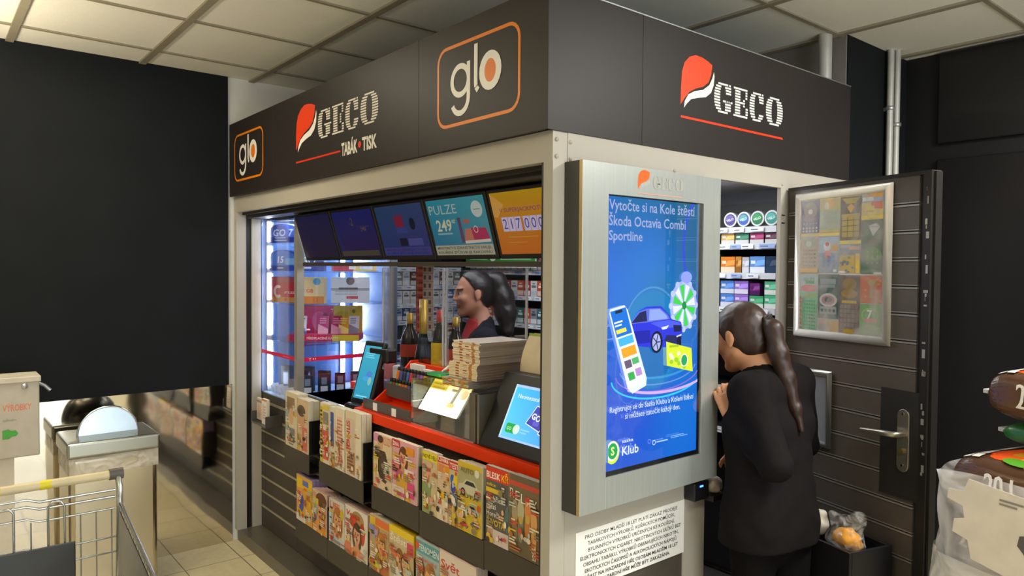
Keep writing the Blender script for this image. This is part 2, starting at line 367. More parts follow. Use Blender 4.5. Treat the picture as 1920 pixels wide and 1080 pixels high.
# ---------------------------------------------------------------- organic shapes: blended round volumes -> one skin
class SDF:
    def __init__(s, lo, hi, h):
        s.lo = np.array(lo, float); s.h = h; n = np.ceil((np.array(hi)-s.lo)/h).astype(int)+1; s.n = n
        s.ax = [s.lo[i]+h*np.arange(n[i]) for i in range(3)]; s.F = np.full(n, .3, np.float32)
    def _sub(s, lo, hi, pad):
        sl = []
        for i in range(3):
            a = max(0, int((lo[i]-pad-s.lo[i])/s.h)); b = min(s.n[i], int((hi[i]+pad-s.lo[i])/s.h)+2); sl.append(slice(a, max(a, b)))
        g = np.meshgrid(*[s.ax[i][sl[i]] for i in range(3)], indexing='ij', sparse=True)
        return tuple(sl), g
    def _mix(s, sl, d, k, sub=False):
        f = s.F[sl]
        if sub:
            d = -d; hh = np.maximum(k-np.abs(f-d), 0)/k; s.F[sl] = np.maximum(f, d)+hh*hh*k/4
        else:
            hh = np.maximum(k-np.abs(f-d), 0)/k; s.F[sl] = np.minimum(f, d)-hh*hh*k/4
        return s
    def cap(s, a, b, ra, rb=None, k=.02, sub=False):
        rb = ra if rb is None else rb; a = np.array(a, float); b = np.array(b, float); r = max(ra, rb)
        sl, g = s._sub(np.minimum(a, b)-r, np.maximum(a, b)+r, .06+k)
        ab = b-a; L = float(ab@ab) or 1e-9
        p = [g[i]-a[i] for i in range(3)]; t = np.clip((p[0]*ab[0]+p[1]*ab[1]+p[2]*ab[2])/L, 0, 1)
        d = np.sqrt(sum((p[i]-t*ab[i])**2 for i in range(3)))-(ra+(rb-ra)*t)
        return s._mix(sl, d, k, sub)
    def ell(s, c, r, k=.02, rot=None, sub=False):
        c = np.array(c, float); r = np.array(r, float); m = r.max(); sl, g = s._sub(c-m, c+m, .06+k)
        p = [g[i]-c[i] for i in range(3)]
        if rot is not None:
            q = np.array(rot); p = [p[0]*q[0][i]+p[1]*q[1][i]+p[2]*q[2][i] for i in range(3)]
        k0 = np.sqrt(sum((p[i]/r[i])**2 for i in range(3))); k1 = np.sqrt(sum((p[i]/r[i]**2)**2 for i in range(3)))+1e-9
        return s._mix(sl, k0*(k0-1)/k1, k, sub)
    def cut(s, n, d0):
        g = np.meshgrid(*s.ax, indexing='ij', sparse=True); s.F = np.maximum(s.F, (g[0]*n[0]+g[1]*n[1]+g[2]*n[2]-d0).astype(np.float32)); return s
    def ripple(s, amp, fr, seed=0):
        g = np.meshgrid(*s.ax, indexing='ij', sparse=True); q = np.random.RandomState(seed).uniform(0, 6, 9)
        s.F = s.F+(amp*(np.sin(g[0]*fr+q[0]+2*np.sin(g[2]*fr*.6+q[1]))*np.sin(g[1]*fr*.9+q[2]+2*np.sin(g[0]*fr*.5+q[3]))*np.sin(g[2]*fr*1.1+q[4]+2*np.sin(g[1]*fr*.7+q[5])))).astype(np.float32); return s
    def obj(s, name, mat, parent=None, colf=None):
        F = s.F; F[0] = F[-1] = .3; F[:, 0] = F[:, -1] = .3; F[:, :, 0] = F[:, :, -1] = .3
        S = F < 0; n = s.n-1; cs = np.zeros(n, np.int8)
        for dx in (0, 1):
            for dy in (0, 1):
                for dz in (0, 1): cs += S[dx:dx+n[0], dy:dy+n[1], dz:dz+n[2]]
        act = (cs > 0) & (cs < 8); I = np.argwhere(act); idx = -np.ones(n, int); idx[act] = np.arange(len(I))
        acc = np.zeros((len(I), 3)); cnt = np.zeros(len(I)); cor = [np.array(c) for c in np.ndindex(2, 2, 2)]
        fv = {tuple(c): F[tuple((I+c).T)] for c in cor}
        for c in cor:
            for a in range(3):
                if c[a] == 0:
                    d = c.copy(); d[a] = 1; f1, f2 = fv[tuple(c)], fv[tuple(d)]; m = (f1 < 0) != (f2 < 0)
                    t = np.where(m, f1/(f1-f2+1e-12), 0); p = np.tile(c.astype(float), (len(I), 1)); p[:, a] = t
                    acc[m] += p[m]; cnt[m] += 1
        V = s.lo+s.h*(I+acc/cnt[:, None]); quads = []
        for a in range(3):
            b, c = (a+1) % 3, (a+2) % 3; sl0 = [slice(1, None)]*3; sl1 = [slice(1, None)]*3; sl0[a] = slice(0, -1); sl1[a] = slice(1, None)
            A = S[tuple(sl0)]; Bm = S[tuple(sl1)]; E = np.argwhere(A != Bm)
            if not len(E): continue
            fl = A[tuple(E.T)]; base = E.copy(); base[:, b] += 1; base[:, c] += 1
            ok = (base[:, b] < n[b]) & (base[:, c] < n[c]); base = base[ok]; fl = fl[ok]; q = []
            for ob, oc in ((-1, -1), (0, -1), (0, 0), (-1, 0)):
                e = base.copy(); e[:, b] += ob; e[:, c] += oc; q.append(idx[tuple(e.T)])
            q = np.stack(q, 1); q[~fl] = q[~fl][:, ::-1]; quads.append(q)
        if parent: V = V-np.array(parent.location)
        Q = np.concatenate(quads); Q = Q[(Q >= 0).all(1)]
        me = bpy.data.meshes.new(name); me.from_pydata(V.tolist(), [], Q.tolist()); me.materials.append(mat)
        me.polygons.foreach_set('use_smooth', [True]*len(me.polygons))
        if colf is not None:
            at = me.color_attributes.new('Col', 'FLOAT_COLOR', 'POINT'); at.data.foreach_set('color', np.concatenate([colf(V+(np.array(parent.location) if parent else 0)), np.ones((len(V), 1))], 1).ravel())
        me.update(); o = bpy.data.objects.new(name, me); COL.objects.link(o)
        sm = o.modifiers.new('smooth', 'SMOOTH'); sm.iterations = 3; sm.factor = .5
        if parent: o.parent = parent
        return o

# ================================================================ the room
def tilemat():
    m = bpy.data.materials.new('floor_tiles'); m.use_nodes = True; N = m.node_tree.nodes; L = m.node_tree.links; b = N['Principled BSDF']
    t = N.new('ShaderNodeTexCoord'); mp = N.new('ShaderNodeMapping'); mp.inputs['Location'].default_value = (.12, .045, 0); br = N.new('ShaderNodeTexBrick')
    br.offset = 0; br.inputs['Scale'].default_value = 1; br.inputs['Brick Width'].default_value = .3; br.inputs['Row Height'].default_value = .3
    br.inputs['Mortar Size'].default_value = .0032; br.inputs['Mortar Smooth'].default_value = .3
    br.inputs['Color1'].default_value = (*C('#e6d9b4'), 1); br.inputs['Color2'].default_value = (*C('#dccfa6'), 1); br.inputs['Mortar'].default_value = (*C('#7a6d54'), 1)
    n = N.new('ShaderNodeTexNoise'); n.inputs['Scale'].default_value = 30; mx = N.new('ShaderNodeMixRGB'); mx.blend_type = 'MULTIPLY'; mx.inputs[0].default_value = .25
    L.new(t.outputs['Object'], mp.inputs[0]); L.new(mp.outputs[0], br.inputs['Vector']); L.new(t.outputs['Object'], n.inputs['Vector'])
    L.new(br.outputs[0], mx.inputs[1]); L.new(n.outputs['Fac'], mx.inputs[2]); L.new(mx.outputs[0], b.inputs['Base Color']); b.inputs['Roughness'].default_value = .38
    return m
struct(B().box(-2.9, -6, -.05, 6, 2.7, 0).obj('floor', tilemat()))
ctile = M('ceiling_tile', '#e4e2d8', .9, var=.03, scale=160, bump=.15, bscale=300); cbar = M('shaded_grid_bar', '#8d8674', .6)  # grid bars coloured darker than the tiles to stand in for their shade
struct(B().box(-2.9, -6, 2.766, 6, 2.7, 2.80).obj('ceiling', ctile))
g = B()
for k in range(-1, 15): g.box(-2.50+.6*k-.010, -6, 2.758, -2.50+.6*k+.010, 2.6, 2.767)
for k in range(-9, 6): g.box(-2.8, -.48+.6*k-.017, 2.755, 6, -.48+.6*k+.017, 2.767)
struct(g.obj('trim_1', cbar))
blackwall = M('black_wall_paint', '#16191c', .75, var=.10, scale=5, bump=.04, bscale=90, spec=.15)
whitewall = M('white_wall_paint', '#e2e2de', .7, var=.02)
struct(B().box(-2.95, -6, 0, -2.81, 2.6, 2.77).obj('wall_left', whitewall))
struct(B().box(-2.81, -6, .945, -2.795, -.02, 2.766).obj('trim_2', blackwall))
def mirror():
    m = M('polished_steel_cladding', '#ddd7ca', .06, 1.0, .03, 6)
    N = m.node_tree.nodes; L = m.node_tree.links; b = N['Principled BSDF']; t = N.new('ShaderNodeTexCoord'); n = N.new('ShaderNodeTexNoise'); n.inputs['Scale'].default_value = 2.4
    bp = N.new('ShaderNodeBump'); bp.inputs['Strength'].default_value = .08; bp.inputs['Distance'].default_value = .05
    L.new(t.outputs['Object'], n.inputs['Vector']); L.new(n.outputs['Fac'], bp.inputs['Height']); L.new(bp.outputs[0], b.inputs['Normal']); return m
struct(B().box(-2.81, -6, 0, -2.80, .0, .945).obj('trim_3', mirror()))
greywall = M('grey_wall_paint', '#7b7571', .8, var=.04)
struct(B().box(-2.8, 1.96, 0, -.08, 2.1, 2.766).obj('wall_back', greywall))
struct(B().box(-.35, 1.97, 0, -.075, 2.7, 2.766).obj('wall_column', blackwall))
bgloss = M('black_gloss_panel', '#141314', .35, var=.05, scale=6)
struct(B().box(-.08, 2.62, 0, 6, 2.7, 2.766).obj('wall_right', M('black_recess', '#121214', .5)))
p = B().box(.09, 2.585, 2.30, 2.6, 2.62, 2.76).box(.09, 2.585, .02, 2.6, 2.62, 2.22)
struct(p.obj('trim_4', bgloss, bevel=.008))
pipe = M('grey_pipe', '#b9b7b1', .45, .2)
def ppipe(x, y, z0, z1, r, label):
    t = thing('wall_pipe', label, 'pipe', (x, y, 0)); B().cyl((0, 0), r, z0, z1, 16).obj('tube', pipe, t); return t
t = ppipe(-.045, 2.36, 0, 2.766, .016, 'pale vertical pipe in the black corner, the left one of the pair')
B().lathe([(.016, 0), (.024, .002), (.024, .02), (.016, .022)], 16, (0, 0, 2.46)).box(-.05, -.006, 2.46, .0, .006, 2.478).obj('clip', alu, t)
t = ppipe(-.03, 2.40, 0, 2.766, .015, 'pale vertical pipe in the black corner, the right one of the pair')
B().lathe([(.015, 0), (.023, .002), (.023, .02), (.015, .022)], 16, (0, 0, 2.38)).box(-.05, -.006, 2.38, .0, .006, 2.398).obj('clip', alu, t)
ppipe(-.14, 1.88, 2.487, 2.766, .03, 'thick grey pipe rising behind the kiosk roof to the ceiling')

# ================================================================ the kiosk
K = thing('kiosk', 'dark fascia tobacco and press kiosk with pale grey frame and slatwall front', 'kiosk')
# pale frame
B().box(-2.795, .015, 1.97, -.002, .075, 2.062).obj('front_beam', frame, K)
b = B().box(-2.795, .015, .07, -2.762, .072, 1.97).obj('left_post', frame, K)
b = B().box(-2.795, .072, .07, -2.78, .108, 1.97).obj('shutter_channel', black, K)
b = B().box(-2.795, .108, .07, -2.765, .163, 1.97).obj('inner_post', frame, K)
B().box(-.042, .015, .07, -.001, .10, 1.97).obj('corner_post', frame, K)
B().box(-.058, .022, .07, -.042, .09, 1.97).obj('shutter_channel', dkmetal, K)
B().box(-2.762, .075, 1.935, -.042, .27, 2.06).box(-2.762, .05, 1.955, -.06, .08, 1.975).obj('shutter_box', M('dark_brown_metal', '#2b2620', .5), K)
sp = B().box(-.02, .0751, .07, 0, .12, 2.06).box(-.02, .12, .64, 0, .785, 2.06).box(-.02, .66, .07, 0, .785, .64).box(-.02, .785, 1.985, 0, 1.335, 2.06).box(-.016, 1.272, .07, 0, 1.335, 1.985).box(-.02, 1.335, .07, 0, 1.84, 2.06)
sp.obj('side_panel', frame, K)
B().box(-.02, .12, .07, -.004, .66, .64).obj('lower_panel', M('brown_laminate', '#4b453d', .5), K)
for y, z in ((.03, 2.035), (.085, 2.032), (.03, 1.985), (.085, 1.982), (.585, 1.992), (1.28, 2.0)):
    o = B().lathe([(.0065, 0), (.006, .0025), (0, .004)], 14).obj('bolt', frame, K, (0, y, z), (0, PI/2, 0))
for z in (1.872, 1.84): B().box(-.004, 1.28, z, .003, 1.30, z+.005).obj('latch_slot', black, K)
fl = B()
fl.box(-2.795, .03, 0, -.03, .17, .07); fl.box(-.03, .03, 0, -.005, 1.84, .07)
fl.obj('plinth', M('plinth_metal', '#6d675c', .35, .35), K)
B().box(-2.79, .17, .03, -.03, 1.83, .06).obj('kiosk_floor', M('kiosk_floor_vinyl', '#4a4744', .6), K)
B().box(-2.79, .28, 2.045, -.02, 1.83, 2.06).obj('inner_ceiling', M('inner_ceiling_board', '#ced3da', .6), K)
B().box(-2.795, 1.815, .07, -.02, 1.835, 2.06).box(-2.795, .17, .07, -2.787, 1.815, 2.06).obj('inner_wall', M('inner_wall_board', '#30343d', .5), K)
B().box(-2.78, -.008, 2.48, 0, 1.84, 2.484).obj('roof', dkmetal, K)
# slatwall front
sw = B().box(-2.765, .168, .07, -2.19, .185, .888).box(-2.19, .168, .07, -.06, .185, .955)
zs = [.20, .29, .38, .475, .57, .66, .75, .84]
prev = .07
for z in zs+[.955]: sw.box(-2.765 if z < .9 else -2.19, .163, prev+.004, -.06, .169, z-.016); prev = z
so = sw.obj('slatwall', slatm, K)
rl = B()
for z in zs: rl.box(-2.764, .161, z-.012, -.06, .1685, z+.001)
rl.obj('slat_rails', raila, so)
B().box(-2.232, .1625, .07, -2.228, .1632, .9).obj('panel_joint', dkmetal, so)
# fascia panels with their signs
def fpanel(x0, x1):
    return B().box(x0+.0006, -.012, 2.06, x1-.0006, 0, 2.484).obj('fascia_panel', fasc, K, bevel=.0008)
f1 = fpanel(-2.795, -2.117); f2 = fpanel(-2.117, -.704); f3 = fpanel(-.704, .004)
a = Art(.454, .27); glo(a, 0, 0, .454, .268); a.obj('sign_print', SIGN, f1, (-2.708, -.0122, 2.138))
a = Art(.458, .28); glo(a, 0, 0, .458, .28); a.obj('sign_print', SIGN, f3, (-.579, -.0122, 2.135))
a = Art(.84, .30); leaf(a, .01, .085, .235, .205, '#e8421a'); geco(a, .26, .105, .565, .13, '#e6e0d4')
a.rect(.012, .022, .478, .008, '#d8381a'); a.text('TABÁK', .50, .004, .055, '#e6e0d4', .148, bold=.035); a.ell(.668, .032, .0135, .0135, '#e8421a'); a.text('TISK', .69, .004, .055, '#e6e0d4', .125, bold=.035)
a.obj('sign_print', SIGN, f2, (-1.83, -.0122, 2.13))
for y0, y1 in ((-.012, .408), (.408, 1.444), (1.444, 1.84)):
    f = B().box(-.012, y0+.0006, 2.06, .004, y1-.0006, 2.484).obj('fascia_panel', fasc, K, bevel=.0008)
    if y0 == .408:
        a = Art(.70, .26); leaf(a, .01, .055, .195, .185, '#f04a22'); geco(a, .205, .058, .465, .112, '#e6e6e2', n=11, duty=.68)
        a.rect(.012, .010, .66, .008, '#e8401c'); a.obj('sign_print', SIGN, f, (.0042, .597, 2.168), PI/2)
B().box(-.004, 0, 2.484, .006, 1.84, 2.488).obj('roof_edge', alu, K)
# warning notice under the big screen
a = Art(.54, .19); a.bg('#e9e7e2')
rows = ['PRO OSOBY MLADŠÍ 18 LET PLATÍ ZÁKAZ PRODEJE', 'TABÁKOVÝCH VÝROBKŮ, KUŘÁCKÝCH POMŮCEK,', 'BYLINNÝCH VÝROBKŮ URČENÝCH KE KOUŘENÍ,', 'ELEKTRONICKÝCH CIGARET, NIKOTINOVÝCH SÁČKŮ BEZ', 'OBSAHU TABÁKU, VÝROBKŮ OBSAHUJÍCÍCH NIKOTIN,', 'EROTICKÝCH ČASOPISŮ A ALKOHOLICKÝCH NÁPOJŮ.', 'ÚČAST NA HAZARDNÍ HŘE OSOBÁM MLADŠÍM 18 LET', 'NA HAZARDNÍ HŘE MŮŽE BÝT ZAKÁZÁNA.']
for i, r in enumerate(rows):
    a.text(r, .27, .163-.0215*i, .0125, '#2b2926', (.46, .435, .43, .50, .475, .46, .47, .38)[i], 'c', .01)
n = tag(B().box(0, 0, 0, .54, .002, .19).obj('warning_notice', white, None, (.0021, .122, .64), PI/2), 'white printed age warning notice fixed below the tall screen', 'sign')
a.obj('notice_print', PAPER, n, (0, 0, 0))

# ================================================================ tall screen on the kiosk side (local: X along the wall, -Y out)
S = thing('advertising_screen', 'tall brushed steel advertising screen showing a blue car promotion', 'screen', (0, .062, .915), PI/2)
S.location.x = .002
W, H, D = .685, 1.055, .075
hb = B()
hb.box(0, -.066, 0, .012, 0, H).box(W-.012, -.066, 0, W, 0, H).box(.012, -.066, 0, W-.012, 0, .012).box(.012, -.066, H-.012, W-.012, 0, H).box(.012, -.01, .012, W-.012, 0, H-.012)
hb.obj('housing', M('dark_housing', '#3a3833', .5), S)
x0, x1, z0, z1 = .112, .588, .096, .962
ff = B().box(0, -D, 0, x0, -.066, H).box(x1, -D, 0, W, -.066, H).box(x0, -D, 0, x1, -.066, z0).box(x0, -D, z1, x1, -.066, H).obj('front_frame', steel, S, bevel=.0006)
B().box(-.0006, -D+.0005, 0, 0, -.062, H).obj('edge_strip', M('brass_edge', '#c2a873', .4, .5), S)
bz = B().box(x0, -.068, z0, x1, -.058, z1).obj('bezel', black, S)
a = Art(.27, .09); leaf(a, .018, .022, .062, .062, '#f5611c', '#a9a9a4'); geco(a, .092, .028, .155, .042, '#a2a29b', n=30, duty=1.02); a.rect(.02, .008, .22, .0025, '#d99a86')
a.obj('logo', SIGN, ff, (.225, -D, .965))
sw_, sh_ = x1-x0-.022, z1-z0-.02
a = Art(sw_, sh_)
def sky(x, y):
    u, v = x/sw_, y/sh_
    c = np.array((.008, .17, .95))
    def blob(cx, cy, r, col):
        nonlocal c
        k = math.exp(-(((u-cx)**2+((v-cy)*1.6)**2)/r**2)); c = c*(1-k)+np.array(col)*k
    blob(.8, 1.0, .5, (.01, .19, .36)); blob(.95, .70, .38, (.02, .19, .42)); blob(.25, .98, .3, (.005, .22, .55)); blob(.15, .62, .3, (.0, .22, .98)); blob(.45, .74, .25, (.01, .25, .95))
    blob(.5, .5, .35, (.01, .30, .85)); blob(.55, .36, .28, (.04, .28, .90)); blob(.8, .15, .4, (.01, .25, .98)); blob(.2, .2, .4, (.03, .14, .95)); blob(.62, .6, .2, (.01, .26, .62))
    return tuple(c)
a.grad(sky, 18, 30)
a.arc(.52, .70, .15, .20, .012, '#3a5cff', 2.2, 4.1); a.arc(.40, .53, .05, .09, .003, '#3f7fff'); a.arc(.10, .30, .06, .10, .004, '#4f8fff')
TX = '#c4d2ff'
a.text('Vytočte si na Kole štěstí', .004, .805, .033, TX, .425, bold=.01); a.text('Škoda Octavia Combi', .004, .757, .033, TX, .375, bold=.01); a.text('Sportline', .004, .712, .031, TX, .155, bold=.01)
a.ell(.215, .395, .145, .16, '#129ae6', 36); a.arc(.215, .40, .145, .165, .006, '#58b4f5', .1, PI-.1)
a.ell(.22, .385, .12, .12, '#1085dd', 30)
for k, (c_, w_) in enumerate((('#49b8ff', .008), ('#7fb4ff', .005), ('#b98bff', .004), ('#3fd0ff', .006))): a.arc(.25, .315-.012*k, .17+.02*k, .045+.01*k, w_, c_, PI*1.02, PI*1.98)
a.arc(.28, .30, .26, .08, .009, '#d8b4ff', PI*1.25, PI*1.85)
# wheel of fortune
wx, wy = .372, .502
a.ell(wx, wy, .072, .083, '#a8b6ff', 30)
for k in range(12): a.ell(wx+.068*math.cos(k*PI/6), wy+.080*math.sin(k*PI/6), .011, .011, '#b9c6ff', 10)
for k in range(12):
    t0, t1 = k*PI/6, (k+.78)*PI/6; a.poly([(wx, wy), (wx+.06*math.cos(t0), wy+.072*math.sin(t0)), (wx+.06*math.cos(t1), wy+.072*math.sin(t1))], '#3fd04a' if k % 2 else '#dfe6ff')
a.ell(wx, wy, .012, .014, '#1c8a40'); a.ell(wx+.01, wy+.095, .03, .02, '#8f9cff')
# blue estate car
cx, cy = .083, .358
def cp(pts): return [(cx+.28*p, cy+.145*q) for p, q in pts]
a.poly(cp([(.0, .35), (.02, .62), (.10, .66), (.22, .92), (.34, 1.0), (.60, 1.0), (.74, .80), (.80, .69), (.97, .62), (1.0, .48), (.99, .22), (.93, .12), (.78, .06), (.5, .08), (.3, .12), (.0, .2)]), '#2a35d8')
a.poly(cp([(.05, .64), (.20, .90), (.34, .96), (.58, .96), (.72, .80), (.76, .70), (.4, .66)]), '#5d6fe0'); a.poly(cp([(.08, .66), (.22, .88), (.33, .92), (.35, .68)]), '#1d2354'); a.poly(cp([(.38, .69), (.39, .94), (.57, .94), (.70, .78), (.72, .71)]), '#8ea4f4')
a.poly(cp([(.4, .64), (.74, .68), (.96, .60), (.98, .50), (.6, .50)]), '#4a5cf2'); a.poly(cp([(.02, .2), (.02, .48), (.4, .48), (.42, .2)]), '#1b22a8')
a.poly(cp([(.66, .22), (.70, .34), (.98, .30), (.97, .16), (.8, .12)]), '#20245c'); a.poly(cp([(.82, .56), (.97, .54), (.97, .40), (.84, .40)]), '#141a4a'); a.poly(cp([(.6, .52), (.74, .56), (.70, .48), (.62, .47)]), '#dbe4ff'); a.poly(cp([(.88, .30), (.98, .34), (.98, .30), (.89, .27)]), '#cfd8ff')
a.ell(cx+.28*.52, cy+.145*.2, .030, .036, '#0c0f2c'); a.ell(cx+.28*.515, cy+.145*.2, .021, .028, '#a7b1e8')
for k in range(5): a.line([(cx+.28*.515, cy+.145*.2), (cx+.28*.515+.02*math.cos(k*1.257), cy+.145*.2+.026*math.sin(k*1.257))], .004, '#2a2f5c')
a.ell(cx+.28*.93, cy+.145*.14, .012, .022, '#0c0f2c')
# phone
ph = lambda u, v: (.004+.072*u+.094*v, .492+.013*u-.245*v)
def pq(u0, v0, u1, v1): return [ph(u0, v0), ph(u1, v0), ph(u1, v1), ph(u0, v1)]
a.poly([ph(-.05, .02), ph(.05, -.03), ph(.95, -.03), ph(1.08, .04), ph(1.2, .95), ph(1.05, 1.04), ph(.1, 1.07), ph(-.1, .98)], '#dfe9ff'); a.poly(pq(.02, .01, 1.0, 1.0), '#eef3ff')
a.poly(pq(.02, .0, 1.0, .33), '#1672d8'); a.poly(pq(.3, .01, .75, .045), '#20242c'); a.poly(pq(.08, .24, .7, .29), '#ffe14a'); a.poly(pq(.08, .14, .6, .16), '#eaf2ff'); a.poly(pq(.08, .18, .5, .2), '#eaf2ff')
a.poly(pq(.05, .35, .98, .45), '#46b6f0'); a.poly(pq(.08, .48, .98, .60), '#f6a623'); a.poly(pq(.08, .64, .5, .74), '#6a5a72'); a.poly(pq(.55, .64, .98, .72), '#57b46c'); a.poly(pq(.1, .8, .5, .9), '#3fae55'); a.poly(pq(.6, .78, .98, .88), '#b98fd0')
# yellow card
cd = lambda u, v: (.274+.135*u+.018*v, .386-.030*u-.082*v)
a.poly([cd(0, 0), cd(1, 0), cd(.93, 1), cd(-.1, 1)], '#d9f02e')
for k in range(9): q = cd(RND.uniform(.05, .6), RND.uniform(.35, .9)); a.ell(q[0], q[1], .010, .008, '#f4fbd0' if k % 2 else '#9ccf2c', 8)
q = cd(.62, .6); a.ell(q[0], q[1], .022, .022, '#eef6d8'); a.ell(q[0], q[1], .016, .018, '#27a05a'); a.rect(cd(.08, .2)[0], cd(.08, .2)[1]-.002, .05, .008, '#a8c21e')
TW = '#dbe8ff'
a.text('Registrujte se do Sazka Klubu a Kolem štěstí', .006, .183, .0185, TW, .415, bold=0); a.text('si můžete zatočit každý den.', .075, .156, .0185, TW, .275, bold=0)
a.ell(.02, .060, .031, .036, '#d7f03a'); a.ell(.019, .064, .028, .030, '#eef6ff'); a.ell(.02, .064, .022, .025, '#21a548'); a.text('S', .02, .052, .026, '#e6f7a0', al='c', bold=.03)
a.text('sazka', .062, .083, .011, TW, .052, bold=.01); a.text('Klub', .062, .044, .028, TW, .078, bold=.015)
a.arc(.215, .062, .007, .007, .002, TW); a.rect(.227, .060, .058, .004, '#a9ccff'); a.rect(.30, .064, .09, .002, '#8fbcff'); a.rect(.30, .069, .07, .002, '#8fbcff')
a.obj('display', SCREEN, bz, (x0+.004, -.0685, z0+.016))
B().box(x0, -.0715, z0, x1, -.0705, z1).obj('cover_glass', GLASS('screen_glass', (.94, .95, .97), .035), S)

# ================================================================ counter, glazing and the menu screens above
cnt = thing('service_counter', 'orange fronted service counter running behind the magazine racks', 'counter', (0, 0, 0))
B().box(-1.46, .115, .956, -.06, .162, 1.0).box(-1.46, .162, .96, -.06, .62, 1.0).box(-2.18, .46, .96, -1.46, .62, 1.0).obj('worktop', orange, cnt, bevel=.003)
B().box(-2.19, .20, .07, -.06, .60, .955).obj('body', M('counter_body', '#37322d', .55), cnt)
B().box(-2.19, .19, .905, -1.462, .46, .955).obj('lower_shelf', M('counter_shelf', '#a9c0dc', .15), cnt)

